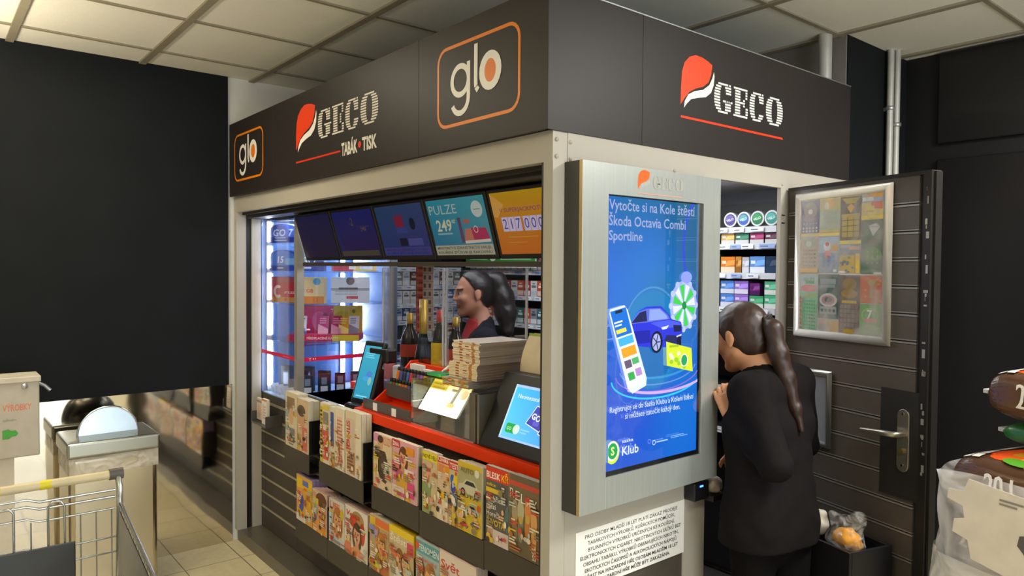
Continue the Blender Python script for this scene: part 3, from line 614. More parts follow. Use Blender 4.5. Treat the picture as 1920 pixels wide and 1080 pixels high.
MX = [-2.166, -1.735, -1.303, -.885, -.469, -.055]
MLAB = ['dim navy menu screen at the left end of the overhead row', 'dim navy menu screen with faint orange prices, second from the left overhead',
        'dim blue menu screen with a small red box, third overhead', 'turquoise menu screen reading PULZE 249 above the counter', 'orange menu screen with a large jackpot number at the right end overhead']
def menu(i):
    x0, x1 = MX[i]+.004, MX[i+1]-.004; w, h = x1-x0, .252
    t = thing('menu_screen', MLAB[i], 'screen', (x0, .118, 1.925), 0, 'menu screens over the counter')
    ang = math.atan2(.072, .24)
    B().box(0, 0, -h, w, .03, 0).obj('bezel', M('screen_bezel', '#1b1815', .45), t, None, (ang, 0, 0), bevel=.002)
    a = Art(w-.03, h-.03); W, H = a.w, a.h; a.dim = (.35, .38, .42, .62, .75)[i]
    if i == 0:
        a.grad(lambda x, y: tuple(np.array((.012, .010, .085))*(.5+.6*y/H)+np.array((.02, .006, .01))*(1-y/H)), 4, 6)
        a.poly([(W*.3, 0), (W*.42, 0), (W*.28, H*.8), (W*.2, H*.8)], '#1b1650')
    elif i == 1:
        a.grad(lambda x, y: tuple(np.array((.008, .014, .17))*(.35+.75*y/H)+np.array((.03, .006, .03))*(1-y/H)), 4, 6)
        a.text('2', W*.47, H*.68, .04, '#6a5a4a', al='c'); a.text('540', W*.72, H*.55, .026, '#7a5f40', al='c'); a.bars(W*.4, H*.70, W*.1, .012, 1, '#3f3f70'); a.bars(W*.55, H*.62, W*.35, .014, 1, '#34356c')
        a.poly([(W*.05, H*.1), (W*.14, H*.1), (0, H*.7), (0, H*.6)], '#2c2a70'); a.rect(W*.03, .004, W*.94, .026, '#57503f')
    elif i == 2:
        a.grad(lambda x, y: (.02+.02*x/W, .035+.035*y/H, .19), 4, 6)
        a.rect(W*.38, H*.55, W*.18, H*.25, '#8e1c3c'); a.rect(W*.38, H*.45, W*.24, H*.12, '#39458f'); a.ell(W*.74, H*.62, .022, .026, '#0d1430'); a.rect(W*.40, H*.2, W*.16, H*.15, '#14122c'); a.rect(W*.58, H*.2, W*.3, H*.14, '#56549c')
        a.rect(0, .004, W, .034, '#4a4690'); a.text('MINISTERSTVO ZDRAVOTNICTVÍ VARUJE:', W/2, .023, .010, '#2b2a64', W*.9, 'c'); a.text('KOUŘENÍ ZPŮSOBUJE RAKOVINU', W/2, .008, .010, '#2b2a64', W*.9, 'c')
    elif i == 3:
        a.grad(lambda x, y: (.02+.03*x/W, .13+.10*y/H+.05*x/W, .24+.07*y/H), 6, 6)
        a.text('PULZE', .012, H*.74, .038, '#a9b4a4', W*.49, bold=0); a.text('249', W*.11, H*.44, .046, '#c4bf9c', W*.27, bold=.02); a.text('Kč', W*.40, H*.57, .014, '#c4bf9c', bold=.015); a.bars(W*.1, H*.36, W*.36, .014, 1, '#7fa3a3')
        a.ell(W*.86, H*.78, .034, .031, '#b5bdb2'); a.rect(W*.81, H*.77, W*.1, .003, '#5c8787')
        a.rect(W*.50, H*.22, W*.055, H*.44, '#5b3f58'); a.poly([(W*.56, H*.24), (W*.74, H*.22), (W*.74, H*.46), (W*.60, H*.46)], '#b46a52'); a.poly([(W*.72, H*.22), (W*.98, H*.26), (W*.94, H*.46), (W*.70, H*.47)], '#a3224e'); a.poly([(W*.56, H*.2), (W*.98, H*.22), (W*.98, H*.27), (W*.56, H*.25)], '#c9b9a8')
        a.arc(W*.78, H*.44, .012, .012, .003, '#d8b8a0'); a.rect(W*.6, H*.55, W*.1, H*.07, '#a4584c')
        a.rect(0, 0, W, .040, '#a49f88'); a.text('MINISTERSTVO ZDRAVOTNICTVÍ VARUJE:', W/2, .024, .0105, '#38362f', W*.93, 'c'); a.text('KOUŘENÍ ZPŮSOBUJE RAKOVINU', W/2, .006, .0105, '#38362f', W*.93, 'c')
    else:
        a.grad(lambda x, y: (.42-.02*y/H+.02, .10+.13*(y/H)**1.5, .002), 6, 8)
        a.poly([(0, H), (W*.18, H*.8), (W*.06, H*.6), (0, H*.62)], '#c08a3c')
        a.text('V SUPERJACKPOTU SPORTKY', W*.10, H*.68, .015, '#7a3c58', W*.95, bold=.01)
        for k, ch in enumerate('217'): a.rect(W*(.105+.095*k), H*.37, W*.088, H*.23, '#b3a8c4'); a.text(ch, W*(.149+.095*k), H*.41, .038, '#3c3276', al='c', bold=.0)
        for k, ch in enumerate('000'): a.rect(W*(.415+.095*k), H*.37, W*.088, H*.23, '#b3a8c4'); a.text(ch, W*(.459+.095*k), H*.41, .038, '#3c3276', al='c', bold=.0)
        for k, ch in enumerate('000'): a.rect(W*(.725+.095*k), H*.37, W*.088, H*.23, '#b3a8c4'); a.text(ch, W*(.769+.095*k), H*.41, .038, '#3c3276', al='c', bold=.0)
        a.bars(W*.16, H*.26, W*.6, .01, 1, '#b4762a'); a.bars(W*.16, H*.18, W*.3, .007, 1, '#b4762a')
    a.obj('display', DIMSCREEN, t, Euler((ang, 0, 0)).to_matrix() @ Vector((.015, -.0005, -h+.018)), (ang, 0, 0))
    B().box(0, .035, -.02, w, .06, .03).obj('mount', dkmetal, t)
for i in range(5): menu(i)
tag(B().box(-2.166, .17, 1.655, -.06, .215, 1.674).obj('screen_rail', M('rail_brown', '#38312a', .5)), 'dark brown rail under the overhead menu screens', 'rail')

def pane(x0, y0, x1, y1, z0, z1, label, cat='glass pane', clips=True):
    t = thing('glass_pane', label, cat, (x0, y0, 0)); L = math.hypot(x1-x0, y1-y0); t.rotation_euler = (0, 0, math.atan2(y1-y0, x1-x0))
    B().box(0, -.003, z0, L, .003, z1).obj('sheet', glass, t)
    if clips:
        for u in (0.0, L):
            B().cyl((u, 0), .006, z0, z1, 10).obj('edge_rod', alu, t)
    return t
pane(-1.78, .447, -1.217, .447, 1.002, 1.65, 'clear glass pane before the bottles, left half of the counter screen')
pane(-1.192, .447, -.62, .447, 1.195, 1.65, 'clear glass pane before the seller, right half of the counter screen')

# ---------------------------------------------------------------- lit glass display cabinet at the left end
G = thing('display_cabinet', 'white lit glass display cabinet of phone kits at the left end', 'cabinet', (0, 0, 0))
cabin = M('cabinet_blue', '#5b7fb8', .35); post = M('cabinet_post', '#a39f95', .4, .4)
B().box(-2.235, .150, .89, -2.195, .19, 1.95).obj('corner_post', post, G)
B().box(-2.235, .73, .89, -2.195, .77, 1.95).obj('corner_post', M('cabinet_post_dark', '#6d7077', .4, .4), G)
B().box(-2.76, .192, .07, -2.20, .76, .885).obj('base', M('cabinet_base', '#34302c', .5), G)
B().box(-2.762, .172, .885, -2.2, .76, .893).obj('deck', M('cabinet_deck', '#b4cce8', .15), G)
B().box(-2.765, .77, .89, -2.2, .778, 1.95).obj('back_panel', cabin, G)
B().box(-2.786, .17, .89, -2.772, .77, 1.95).obj('side_panel', cabin, G)
B().box(-2.765, .17, 1.935, -2.2, .77, 1.95).obj('top', M('cabinet_top', '#23262c', .5), G)
B().box(-2.76, .166, .895, -2.236, .170, 1.935).obj('front_glass', glass, G)
B().box(-2.204, .19, .895, -2.2, .73, 1.935).obj('side_glass', glass, G)
for z in (1.22, 1.44, 1.625, 1.79): B().box(-2.76, .19, z-.008, -2.215, .765, z).obj('glass_shelf', GLASS('shelf_glass', (.85, .93, .97), .12), G)
for x, y in ((-2.75, .205), (-2.755, .69), (-2.70, .755)):
    s = B().box(-.008, -.012, .90, .008, .012, 1.93).obj('led_channel', alu, G, (x, y, 0))
    for z0, z1 in ((.93, 1.20), (1.235, 1.43), (1.45, 1.61), (1.64, 1.775), (1.80, 1.92)):
        B().box(.008, -.013, z0, .015, .013, z1).obj('led_strip', ledm, s)
a = Art(.525, .022); a.bg('#d81e4a'); a.text('T', .49, .005, .012, '#f4e4e8', bold=.02); a.rect(.33, .008, .09, .006, '#e8718c'); a.obj('red_band', SIGN, G, (-2.76, .1655, 1.128))
a = Art(.54, .022); a.bg('#d81e4a'); a.text('T', .03, .004, .014, '#f8eef0', bold=.02); a.rect(.052, .009, .006, .006, '#f8eef0'); a.rect(.064, .009, .006, .006, '#f8eef0'); a.obj('red_band', SIGN, G, (-2.1995, .19, 1.128), PI/2)

def cabbox(name, label, cat, loc, w, d, h, rz, art, body, group=None, arch=0):
    t = thing(name, label, cat, (loc[0], loc[1], loc[2]+.0006), rz, group)
    bb = B()
    if arch:
        pr = [(-w/2, 0), (w/2, 0), (w/2, h-arch)]+[(w/2*math.cos(k*PI/10), h-arch+arch*math.sin(k*PI/10)) for k in range(1, 10)]+[(-w/2, h-arch)]
        bb.prism(pr, 1, -d/2, d/2)
    else: bb.box(-w/2, -d/2, 0, w/2, d/2, h)
    bb.obj('carton', body, t, bevel=.0015)
    a = Art(w, h); art(a); a.obj('front_print', GLOSSY, t, (-w/2, -d/2, 0)); return t
def a_go7(a):
    a.poly([(0, .0), (a.w, 0), (a.w, a.h*.7), (a.w*.8, a.h*.9), (a.w*.5, a.h), (a.w*.2, a.h*.9), (0, a.h*.7)], '#3f63c8'); a.rect(0, 0, a.w, a.h*.3, '#1c2f86'); a.text('GO 7', a.w/2, a.h*.36, .042, '#dfe9ff', a.w*.75, 'c', .02, .15); a.bars(a.w*.2, a.h*.08, a.w*.6, .03, 2, '#9db6f2')
def a_15(a):
    a.poly([(0, .0), (a.w, 0), (a.w, a.h*.7), (a.w*.8, a.h*.9), (a.w*.5, a.h), (a.w*.2, a.h*.9), (0, a.h*.7)], '#4f7fe0'); a.rect(0, 0, a.w, a.h*.25, '#2a45a8'); a.rect(a.w*.6, a.h*.3, a.w*.4, a.h*.3, '#7fb4ea'); a.text('15', a.w*.42, a.h*.38, .04, '#f4f8ff', al='c', bold=.02, shear=.15); a.bars(a.w*.3, a.h*.08, a.w*.3, .015, 1, '#c9d8ff')
def a_go2(a):
    a.poly([(0, .0), (a.w, 0), (a.w, a.h*.7), (a.w*.5, a.h), (0, a.h*.8)], '#8fb6ea'); a.rect(0, 0, a.w, a.h*.5, '#2f49b4'); a.text('GO', a.w*.45, a.h*.34, .04, '#eef4ff', al='c', bold=.02); a.bars(a.w*.2, a.h*.08, a.w*.5, .02, 1, '#c9d8ff')
def a_red(a):
    a.bg('#c8324a'); a.rect(0, 0, a.w, a.h*.2, '#d79a52'); a.poly([(0, a.h*.75), (a.w, a.h*.8), (a.w, a.h), (0, a.h)], '#b0566a'); a.arc(a.w*.25, a.h*.42, .026, .03, .016, '#f0eaf2', .9, 5.4); a.text('ruzz', a.w*.46, a.h*.34, .02, '#f4dfe2', a.w*.5, bold=.02, shear=.2); a.ell(a.w*.5, a.h*.1, .01, .01, '#e84a28')
def a_5g(a):
    a.bg('#d9c7a4'); a.rect(0, 0, a.w, a.h*.28, '#d98a4a'); a.text('5', a.w*.2, a.h*.42, .055, '#d83a3a', al='c', bold=.03); a.text('GB', a.w*.5, a.h*.42, .022, '#d85a4a', al='c', bold=.02); a.ell(a.w*.75, a.h*.84, .022, .02, '#3f9ae0'); a.ell(a.w*.2, a.h*.14, .013, .013, '#e05a20'); a.arc(a.w*.7, a.h*.14, .01, .01, .003, '#e05a20')
def a_wht(a):
    a.bg('#d7dcea'); a.rect(0, a.h*.48, a.w, a.h*.1, '#9aa2b4'); a.rect(a.w*.2, a.h*.52, a.w*.5, .012, '#4b5160'); a.ell(a.w*.5, a.h*.86, .024, .024, '#585c6c'); a.rect(a.w*.4, a.h*.16, a.w*.3, .016, '#d04a58'); a.bars(a.w*.1, a.h*.3, a.w*.7, .03, 2, '#b4bccc')
cabbox('sim_display', 'blue arched sim card display reading GO 7 on the top glass shelf', 'display', (-2.62, .26, 1.79), .20, .06, .115, .45, a_go7, M('blue_card', '#2a4a9c', .4), arch=.03)
cabbox('sim_display', 'light blue arched sim card display with a large 15', 'display', (-2.62, .26, 1.625), .20, .06, .125, .45, a_15, M('blue_card', '#2a4a9c', .4), arch=.03)
cabbox('sim_display', 'blue arched sim card display right of the cabinet corner post', 'display', (-2.33, .29, 1.625), .16, .06, .12, .9, a_go2, M('blue_card', '#2a4a9c', .4), arch=.03)
cabbox('sim_display', 'red carton display with white curved lettering on the middle glass shelf', 'display', (-2.57, .27, 1.44), .23, .09, .15, .45, a_red, M('red_card', '#a83444', .5))
cabbox('sim_display', 'cream and orange carton display reading 5 GB', 'display', (-2.345, .30, 1.44), .16, .08, .15, .9, a_5g, M('cream_card', '#c9b48c', .5))
cabbox('sim_display', 'white and grey carton display on the middle glass shelf', 'display', (-2.32, .53, 1.44), .22, .09, .15, 1.1, a_wht, M('white_card', '#ced4e0', .5))
cabbox('flat_box', 'long red and yellow flat box on the upper shelf beneath the menu screens', 'box', (-2.33, .56, 1.625), .26, .05, .05, 1.4, lambda a: (a.bg('#b8324a'), a.rect(a.w*.45, 0, a.w*.55, a.h, '#d7b45a'), a.rect(a.w*.35, .012, a.w*.15, .02, '#e6d8d8'), a.rect(a.w*.6, .012, a.w*.3, .02, '#c8d0e4')), M('red_card', '#a83444', .5))
t = thing('phone_kit_stand', 'wide pink and yellow stand of prepaid kits on the lowest glass shelf', 'display', (-2.41, .42, 1.2206), .95); t.scale = (.85, .85, 1)
B().box(-.24, -.11, 0, .24, .10, .035).obj('tray', M('pink_card', '#c8245c', .5), t)
a = Art(.48, .035); a.bg('#cf2464'); a.rect(.30, 0, .18, .035, '#e4cf3c'); a.text('PŘEDPLACENÉ KARTY', .13, .010, .014, '#f8e4ec', .21); a.obj('tray_print', GLOSSY, t, (-.24, -.11, 0))
B().box(-.22, .06, .035, .24, .068, .20).obj('back_card', M('pink_card', '#c8245c', .5), t)
a = Art(.46, .165); a.grad(lambda x, y: (.60+.2*x, .03+.04*y, .22+.2*y), 6, 4); a.rect(.26, 0, .2, .165, '#d9c24a'); a.ell(.16, .07, .05, .06, '#d96aa8'); a.ell(.20, .05, .03, .07, '#8a3a78'); a.text('T', .24, .125, .02, '#fff0f6', bold=.02); a.ell(.40, .13, .012, .012, '#5a8f3c'); a.obj('back_print', GLOSSY, t, (-.22, .06, .035))
for i, (x, c1, c2) in enumerate(((-.17, '#dfe2f4', '#4a58c0'), (-.02, '#e04a90', '#f4b8d4'), (.07, '#cc2a70', '#f0a0c0'), (.12, '#e0a020', '#f8e080'), (.19, '#cfd6e6', '#7c88a0'))):
    k = B().box(-.035, 0, 0, .035, .006, .11).obj('prepaid_kit', white, t, (x, -.02, .036), (-.35, 0, 0))
    a = Art(.07, .11); a.bg(c1); a.poly([(0, 0), (.07, 0), (.07, .03), (0, .06)], c2); a.bars(.01, .06, .05, .04, 3, c2); a.obj('kit_print', GLOSSY, k, (-.035, 0, 0))
for i in range(4):
    x = -2.70+.11*i; y = .30+.09*(i % 2)
    q = thing('phone_box', 'small dark phone box standing on the cabinet deck, %s from the left' % ORD[i], 'box', (x, y, .8936), .5, 'phone boxes on the cabinet deck')
    B().box(-.035, -.015, 0, .035, .015, .15).obj('carton', M('dark_card', '#20252e', .4), q); a = Art(.07, .15); a.bg('#1c222c'); a.rect(.012, .03, .046, .09, '#5a6a88'); a.rect(.018, .04, .034, .07, '#c6d2e6'); a.obj('front_print', GLOSSY, q, (-.035, -.015, 0))
for i in range(4):
    q = thing('charger_pack', 'charger blister pack inside the cabinet, %s along its side glass' % ORD[i], 'pack', (-2.31, .26+.10*i, .8936), 1.2, 'charger packs by the side glass')
    B().box(-.03, -.004, 0, .03, .004, .14).obj('card', M('pack_card', '#394252', .4), q); a = Art(.06, .14); a.bg('#2c3648'); a.rect(.01, .02, .04, .05, '#dfe6f4'); a.rect(.015, .08, .03, .04, '#8896b4'); a.obj('front_print', GLOSSY, q, (-.03, -.004, 0))
for i in range(4):
    q = tag(B().prism([(-.03, 0), (.03, 0), (.03, .012), (-.03, .05)], 0, -.022, .022).obj('price_block', M('price_block_white', '#ccd8ea', .4), None, (-2.68+.075*i, .224, .8936), PI/2*3), 'white sloped price block at the front edge of the cabinet deck, %s from the left' % ORD[i], 'price block', 'price blocks in the cabinet')

# ---------------------------------------------------------------- things on the counter
t = thing('customer_terminal', 'black handset shaped customer terminal with a light blue screen', 'terminal', (-1.575, .26, .9562), .12)
B().box(-.085, -.10, 0, .10, .09, .035).obj('base', black, t, bevel=.015)
B().box(-.05, .0, .03, .05, .05, .20).obj('stand', black, t, bevel=.01)
s = B().box(-.082, -.012, 0, .082, .012, .31).obj('screen_case', black, t, (.0, -.05, .03), (-.30, 0, 0), bevel=.008)
a = Art(.132, .262); a.grad(lambda x, y: (.03+.05*y, .28+.25*y, .42+.2*y), 3, 6); a.bars(.02, .20, .08, .03, 3, '#6cc0d8'); a.ell(.085, .12, .024, .02, '#4a78c0'); a.ell(.07, .10, .03, .012, '#3c9ac8'); a.ell(.10, .09, .014, .02, '#7fb0a8'); a.rect(.02, .01, .09, .006, '#7fd0e0')
a.obj('display', SCREEN, s, (-.066, -.012, .024))
B().box(-.03, .012, .20, .12, .075, .27).obj('card_reader', black, t, (0, 0, .03), bevel=.01)

t = thing('lighter_rack', 'orange stepped counter rack holding rows of lighters', 'rack', (-1.43, .14, 1.0), 0)
B().prism([(0, 0), (.30, 0), (.30, .20), (.26, .20), (.16, .10), (.05, .02), (0, .02)], 0, 0, .012).obj('side_panel', orange, t)
B().prism([(0, 0), (.30, 0), (.30, .20), (.26, .20), (.16, .10), (.05, .02), (0, .02)], 0, .42, .432).obj('side_panel', M('grey_acrylic', '#4d4a47', .3), t)
B().box(.012, .01, 0, .42, .29, .012).box(.012, .27, 0, .42, .29, .19).box(.012, .15, .012, .42, .27, .10).obj('back_panel', orange, t)
B().box(.012, .0, 0, .42, .006, .048).box(.012, .12, .045, .42, .126, .105).obj('tray_front', M('grey_acrylic', '#6f6870', .3), t)
for x in (.11, .275):
    k = B().box(0, -.002, 0, .036, 0, .034).obj('price_tag', white, t, (x, -.001, .006))
LC = ['#4a8a5a', '#7a4a8a', '#d8701c', '#cfcfd8', '#3a6ab0', '#c02a2a', '#9a5ab8', '#e07818', '#2a2a2a', '#d03838', '#58a868', '#c8a020', '#4858a8', '#b83a6a', '#404448', '#e08a30', '#702a2a', '#3a3a44']
def lighter(x, y, z, c, label, tilt=0, n=0):
    t = thing('lighter', label, 'lighter', (x, y, z), 0, 'lighters in the orange counter rack'); t.rotation_euler = (tilt, 0, 0)
    B().lathe([(0, 0), (.0095, 0), (.0105, .004), (.0105, .055), (.009, .06)], 10).obj('body', M('lighter_%s' % c, c, .25), t)
    B().lathe([(.009, .06), (.0095, .062), (.0095, .074), (.006, .078), (0, .078)], 10).obj('head', M('lighter_head', '#23211f', .3, .4), t)
names = {'#4a8a5a': 'green', '#7a4a8a': 'purple', '#d8701c': 'orange', '#cfcfd8': 'white', '#3a6ab0': 'blue', '#c02a2a': 'red', '#9a5ab8': 'violet', '#e07818': 'amber', '#2a2a2a': 'black', '#d03838': 'scarlet', '#58a868': 'light green', '#c8a020': 'mustard', '#4858a8': 'indigo', '#b83a6a': 'pink', '#404448': 'grey', '#e08a30': 'pale orange', '#702a2a': 'maroon', '#3a3a44': 'charcoal'}
for r, (n, y, z) in enumerate(((15, .2785, 1.052), (14, .312, 1.102))):
    for i in range(n):
        c = LC[(i*5+r*7) % 18]; lighter(-1.40+.38*i/(n-1), y, z, c, '%s lighter, %s from the left in the %s row of the orange rack' % (names[c], ORD[i], ('lower', 'upper')[r]), -.02-.13*r)
for i in range(4):
    q = tag(B().box(-.018, -.004, 0, .018, .004, .012).obj('lighter_flint_pack', alu, None, (-1.385+.045*i, .165+.008*(i % 2), 1.013), .25*i), 'small silver packet in the front tray of the orange rack, %s from the left' % ORD[i], 'packet', 'silver packets in the front tray')
for i, (x, w, z, h) in enumerate(((-1.36, .10, 1.125, .07), (-1.25, .07, 1.125, .055))):
    tag(B().box(0, 0, 0, w, .022, h).obj('label_card', white, None, (x, .356, z)), ('larger left', 'smaller right')[i]+' white card box standing behind the lighters', 'card')

t = thing('counter_showcase', 'small glass counter showcase with a bright yellow lit poster inside', 'showcase', (-.995, .14, 1.0))
w, d, h = .47, .34, .19
B().box(0, 0, h-.006, w, d, h).obj('lid_glass', glass, t); B().box(.0, 0, .004, w-.03, .005, h-.006).obj('front_glass', glass, t); B().box(0, .006, .004, .005, d, h-.006).obj('side_glass', GLASS('smoked_glass', (.55, .6, .62), .1), t)
B().box(0, 0, 0, w, d, .004).obj('floor', M('showcase_floor', '#26231e', .5), t); B().box(w-.06, 0, .004, w-.025, .02, h-.006).box(w-.012, 0, .004, w, d, h-.006).obj('post', M('showcase_post', '#7f796b', .4, .4), t)
B().box(0, d-.006, .004, w-.012, d, h-.006).obj('back', M('showcase_back', '#39424a', .4), t)
B().box(.0, -.003, 0, w-.03, 0, .006).obj('sill', alu, t)
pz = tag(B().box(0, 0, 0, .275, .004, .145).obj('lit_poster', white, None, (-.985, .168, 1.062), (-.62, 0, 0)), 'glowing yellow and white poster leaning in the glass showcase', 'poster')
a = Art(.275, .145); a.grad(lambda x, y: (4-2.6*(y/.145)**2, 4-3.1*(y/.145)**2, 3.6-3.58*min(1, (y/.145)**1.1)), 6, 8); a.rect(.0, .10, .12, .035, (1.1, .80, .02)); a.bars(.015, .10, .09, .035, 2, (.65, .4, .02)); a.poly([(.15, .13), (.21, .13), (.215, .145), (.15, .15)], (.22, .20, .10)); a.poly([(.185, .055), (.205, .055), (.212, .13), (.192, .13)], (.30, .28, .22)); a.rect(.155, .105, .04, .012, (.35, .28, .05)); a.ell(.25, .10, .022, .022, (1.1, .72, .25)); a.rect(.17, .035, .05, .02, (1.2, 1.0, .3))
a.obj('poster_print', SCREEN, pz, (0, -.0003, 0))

t = thing('counter_screen', 'black counter unit with a bright blue tilted screen', 'screen', (-.455, .135, 1.0))
B().prism([(0, 0), (.34, 0), (.34, .262), (.12, .262), (.0, .012)], 0, -.062, .40).obj('case', black, t, bevel=.003)
an = math.atan2(.12, .25)
a = Art(.33, .20); a.grad(lambda x, y: (.06+.1*(1-x/.33)*(1-y/.2), .30+.35*(1-x/.33)-.1*y/.2, .86), 5, 5); a.rect(0, .19, .33, .01, '#a9c8f4'); a.rect(0, 0, .008, .2, '#bfe2ff'); a.rect(0, 0, .33, .007, '#a9c8ff')
a.text('Neomezená data, kdykoli', .03, .152, .016, '#e6f2ff', .24, bold=.006); a.rrect(.022, .024, .052, .034, .008, '#2aa84a'); a.ell(.078, .041, .017, .017, '#d6f4dc'); a.text('GO', .028, .034, .012, '#c8f4c8'); a.bars(.10, .03, .05, .02, 2, '#8fd0ff')
for k, (x, y, c) in enumerate(((.115, .07, '#4a4ab0'), (.19, .045, '#4038a0'))):
    a.poly([(x, y), (x+.095, y-.022), (x+.118, y+.05), (x+.03, y+.068)], c); a.line([(x, y), (x+.095, y-.022), (x+.118, y+.05), (x+.03, y+.068), (x, y)], .003, '#e8f0ff'); a.text('GO', x+.018, y+.022, .022, '#eef4ff', bold=.03, rot=-.2); a.rrect(x+.035, y-.002, .03, .016, .004, '#6a62c8')
a.obj('display', SCREEN, t, (.035, .0125, .05), (-an, 0, 0))

SC = ['#e8dcc4', '#e6c9a0', '#d9a06a', '#f0e6d0', '#b7603c', '#e2d3b6']
def stack(x, y, z, w, d, n, rz, fan, side, names_, lab, grp):
    for i in range(n):
        th = .0052
        q = tag(B().box(-w/2, -d/2, 0, w/2, d/2, th-.0004).obj('magazine', [M('magazine_pages_'+side, side, .6)], None, (x+RND.uniform(-.003, .003)+fan*i, y+RND.uniform(-.002, .004), z+th*i), rz+RND.uniform(-.012, .012)), lab % ORD[i] if n <= 16 else lab, 'magazine', grp)
        a = Art(w, th-.0008); a.bg(names_[i % len(names_)]); a.rect(w*.25, 0, w*.12, th, SC[(i*3+1) % 6]); a.rect(w*.5, 0, w*.14, th, SC[(i+4) % 6]); a.rect(w*.72, 0, w*.1, th, '#c98a50'); a.obj('spine_print', PAPER, q, (-w/2, -d/2, .0002))
stack(-.695, .268, 1.192, .175, .235, 6, .0, 0, '#a99d93', ['#c85a34', '#b9b35a', '#e0d8c8', '#7da04a'], 'magazine with orange and green spine, %s from the bottom of the pile on the showcase', 'lowest pile on the showcase')
stack(-.672, .288, 1.2235, .185, .235, 12, .0, 0, '#a08d80', ['#e6d8ac', '#e2d2a4', '#e8d9b6'], 'cream spined magazine, %s from the bottom of the middle pile on the showcase', 'middle pile on the showcase')
stack(-.655, .292, 1.286, .175, .24, 16, .0, 0, '#aea090', ['#ece0c8', '#e4c8a4', '#eadcc0'], 'tan striped magazine, %s from the bottom of the top pile on the showcase', 'top pile on the showcase')

def leaflet():
    t = thing('leaflet_holder', 'pale leaflet holder with a green top beside the right frame post', 'leaflet holder', (-.425, .31, 1.2625), 0)
    B().grid(lambda u, v: (-.07+.14*u, .05*v**2, .14*v), 4, 10).grid(lambda u, v: (-.07+.14*u, .05*v**2+.02, .14*v), 4, 10).obj('leaflets', M('leaflet_paper', '#d9c9a8', .6), t)
    a = Art(.14, .03); a.bg('#9cb04a'); a.obj('green_top', PAPER, t, (-.07, .045, .112))
leaflet()
# bottles behind the glass
def bottle(x, y, label, prof, glassm, capm, capz, lab=None, lz=(0, 0), lr=0, extra=None):
    t = thing('bottle', label, 'bottle', (x, y, 1.0), 0, 'bottles behind the counter glass')
    B().lathe(prof, 24).obj('body', glassm, t)
    top = prof[-1][1]; B().lathe([(prof[-2][0]+.002, capz), (prof[-2][0]+.002, top+.004), (0, top+.004)], 20).obj('cap', capm, t)
    if lab: B().lathe([(lr+.0008, lz[0]), (lr+.0008, lz[1])], 28).obj('label', lab, t)
    return t
dkb = M('brown_bottle', '#1e0f06', .12); dkg = M('green_bottle', '#0c1208', .1)
bottle(-1.65, .53, 'brown liqueur bottle with a slanted red label, leftmost behind the glass', [(0, 0), (.048, 0), (.050, .01), (.050, .26), (.044, .29), (.019, .34), (.016, .37), (.016, .41), (0, .41)], dkb, M('gold_cap', '#a88432', .35, .6), .36, M('red_label', '#c23a1c', .5), (.19, .255), .050)
bottle(-1.52, .53, 'dark sparkling wine bottle with a tall gold foil neck', [(0, 0), (.044, 0), (.046, .01), (.046, .19), (.040, .23), (.022, .30), (.017, .34), (.016, .47), (.018, .48), (0, .485)], dkg, M('gold_foil', '#b8953e', .35, .5), .315, M('black_gold_label', '#3a3220', .4), (.06, .13), .046)
bottle(-1.37, .53, 'clear bottle with a bright yellow label and a red cap', [(0, 0), (.040, 0), (.042, .01), (.042, .29), (.034, .33), (.017, .37), (.015, .44), (0, .44)], M('dark_clear_bottle', '#32302c', .1), M('red_cap', '#c43a28', .4), .385, M('yellow_label', '#f0d41a', .5), (.16, .285), .042)
bottle(-1.44, .59, 'bottle with a cream label standing behind the yellow labelled one', [(0, 0), (.036, 0), (.038, .01), (.038, .27), (.016, .33), (.014, .40), (0, .40)], dkb, M('black_cap', '#1a1a1a', .4), .36, M('cream_label', '#d8cfba', .5), (.15, .26), .038)
bottle(-1.25, .54, 'brown bottle with a red label, rightmost beside the magazine pile', [(0, 0), (.042, 0), (.044, .01), (.044, .27), (.036, .31), (.017, .35), (.015, .41), (0, .41)], dkb, M('gold_cap', '#a88432', .35, .6), .37, M('red_label', '#c23a1c', .5), (.18, .265), .044)
t = thing('handheld_scoop', 'green plastic scoop with a white handle lying on the glass showcase', 'scoop', (-1.005, .22, 1.195), .2)
B().prism([(0, 0), (.09, -.01), (.10, .05), (.05, .075), (0, .05)], 2, 0, .012).obj('pan', M('green_plastic', '#1d8a3c', .4), t, bevel=.003)
B().tube([(.045, .05, .012), (.10, .09, .07), (.15, .13, .115)], .006, 10).obj('handle', white, t)
for i, (x, y, w, h, c, nm) in enumerate(((-1.93, .56, .10, .13, '#b82848', 'pink'), (-1.81, .57, .09, .12, '#d8d4d4', 'white'), (-1.92, .49, .07, .06, '#c8b890', 'cream'), (-1.82, .495, .06, .05, '#6a5aa0', 'violet'))):
    tag(B().box(-w/2, -.025, 0, w/2, .025, h).obj('sweet_box', M('sweet_'+nm.split()[0], c, .4), None, (x, y, 1.0), .05*i, bevel=.01), nm.split()[0]+' packet at the left of the bottles behind the glass', 'packet', 'packets by the bottles')
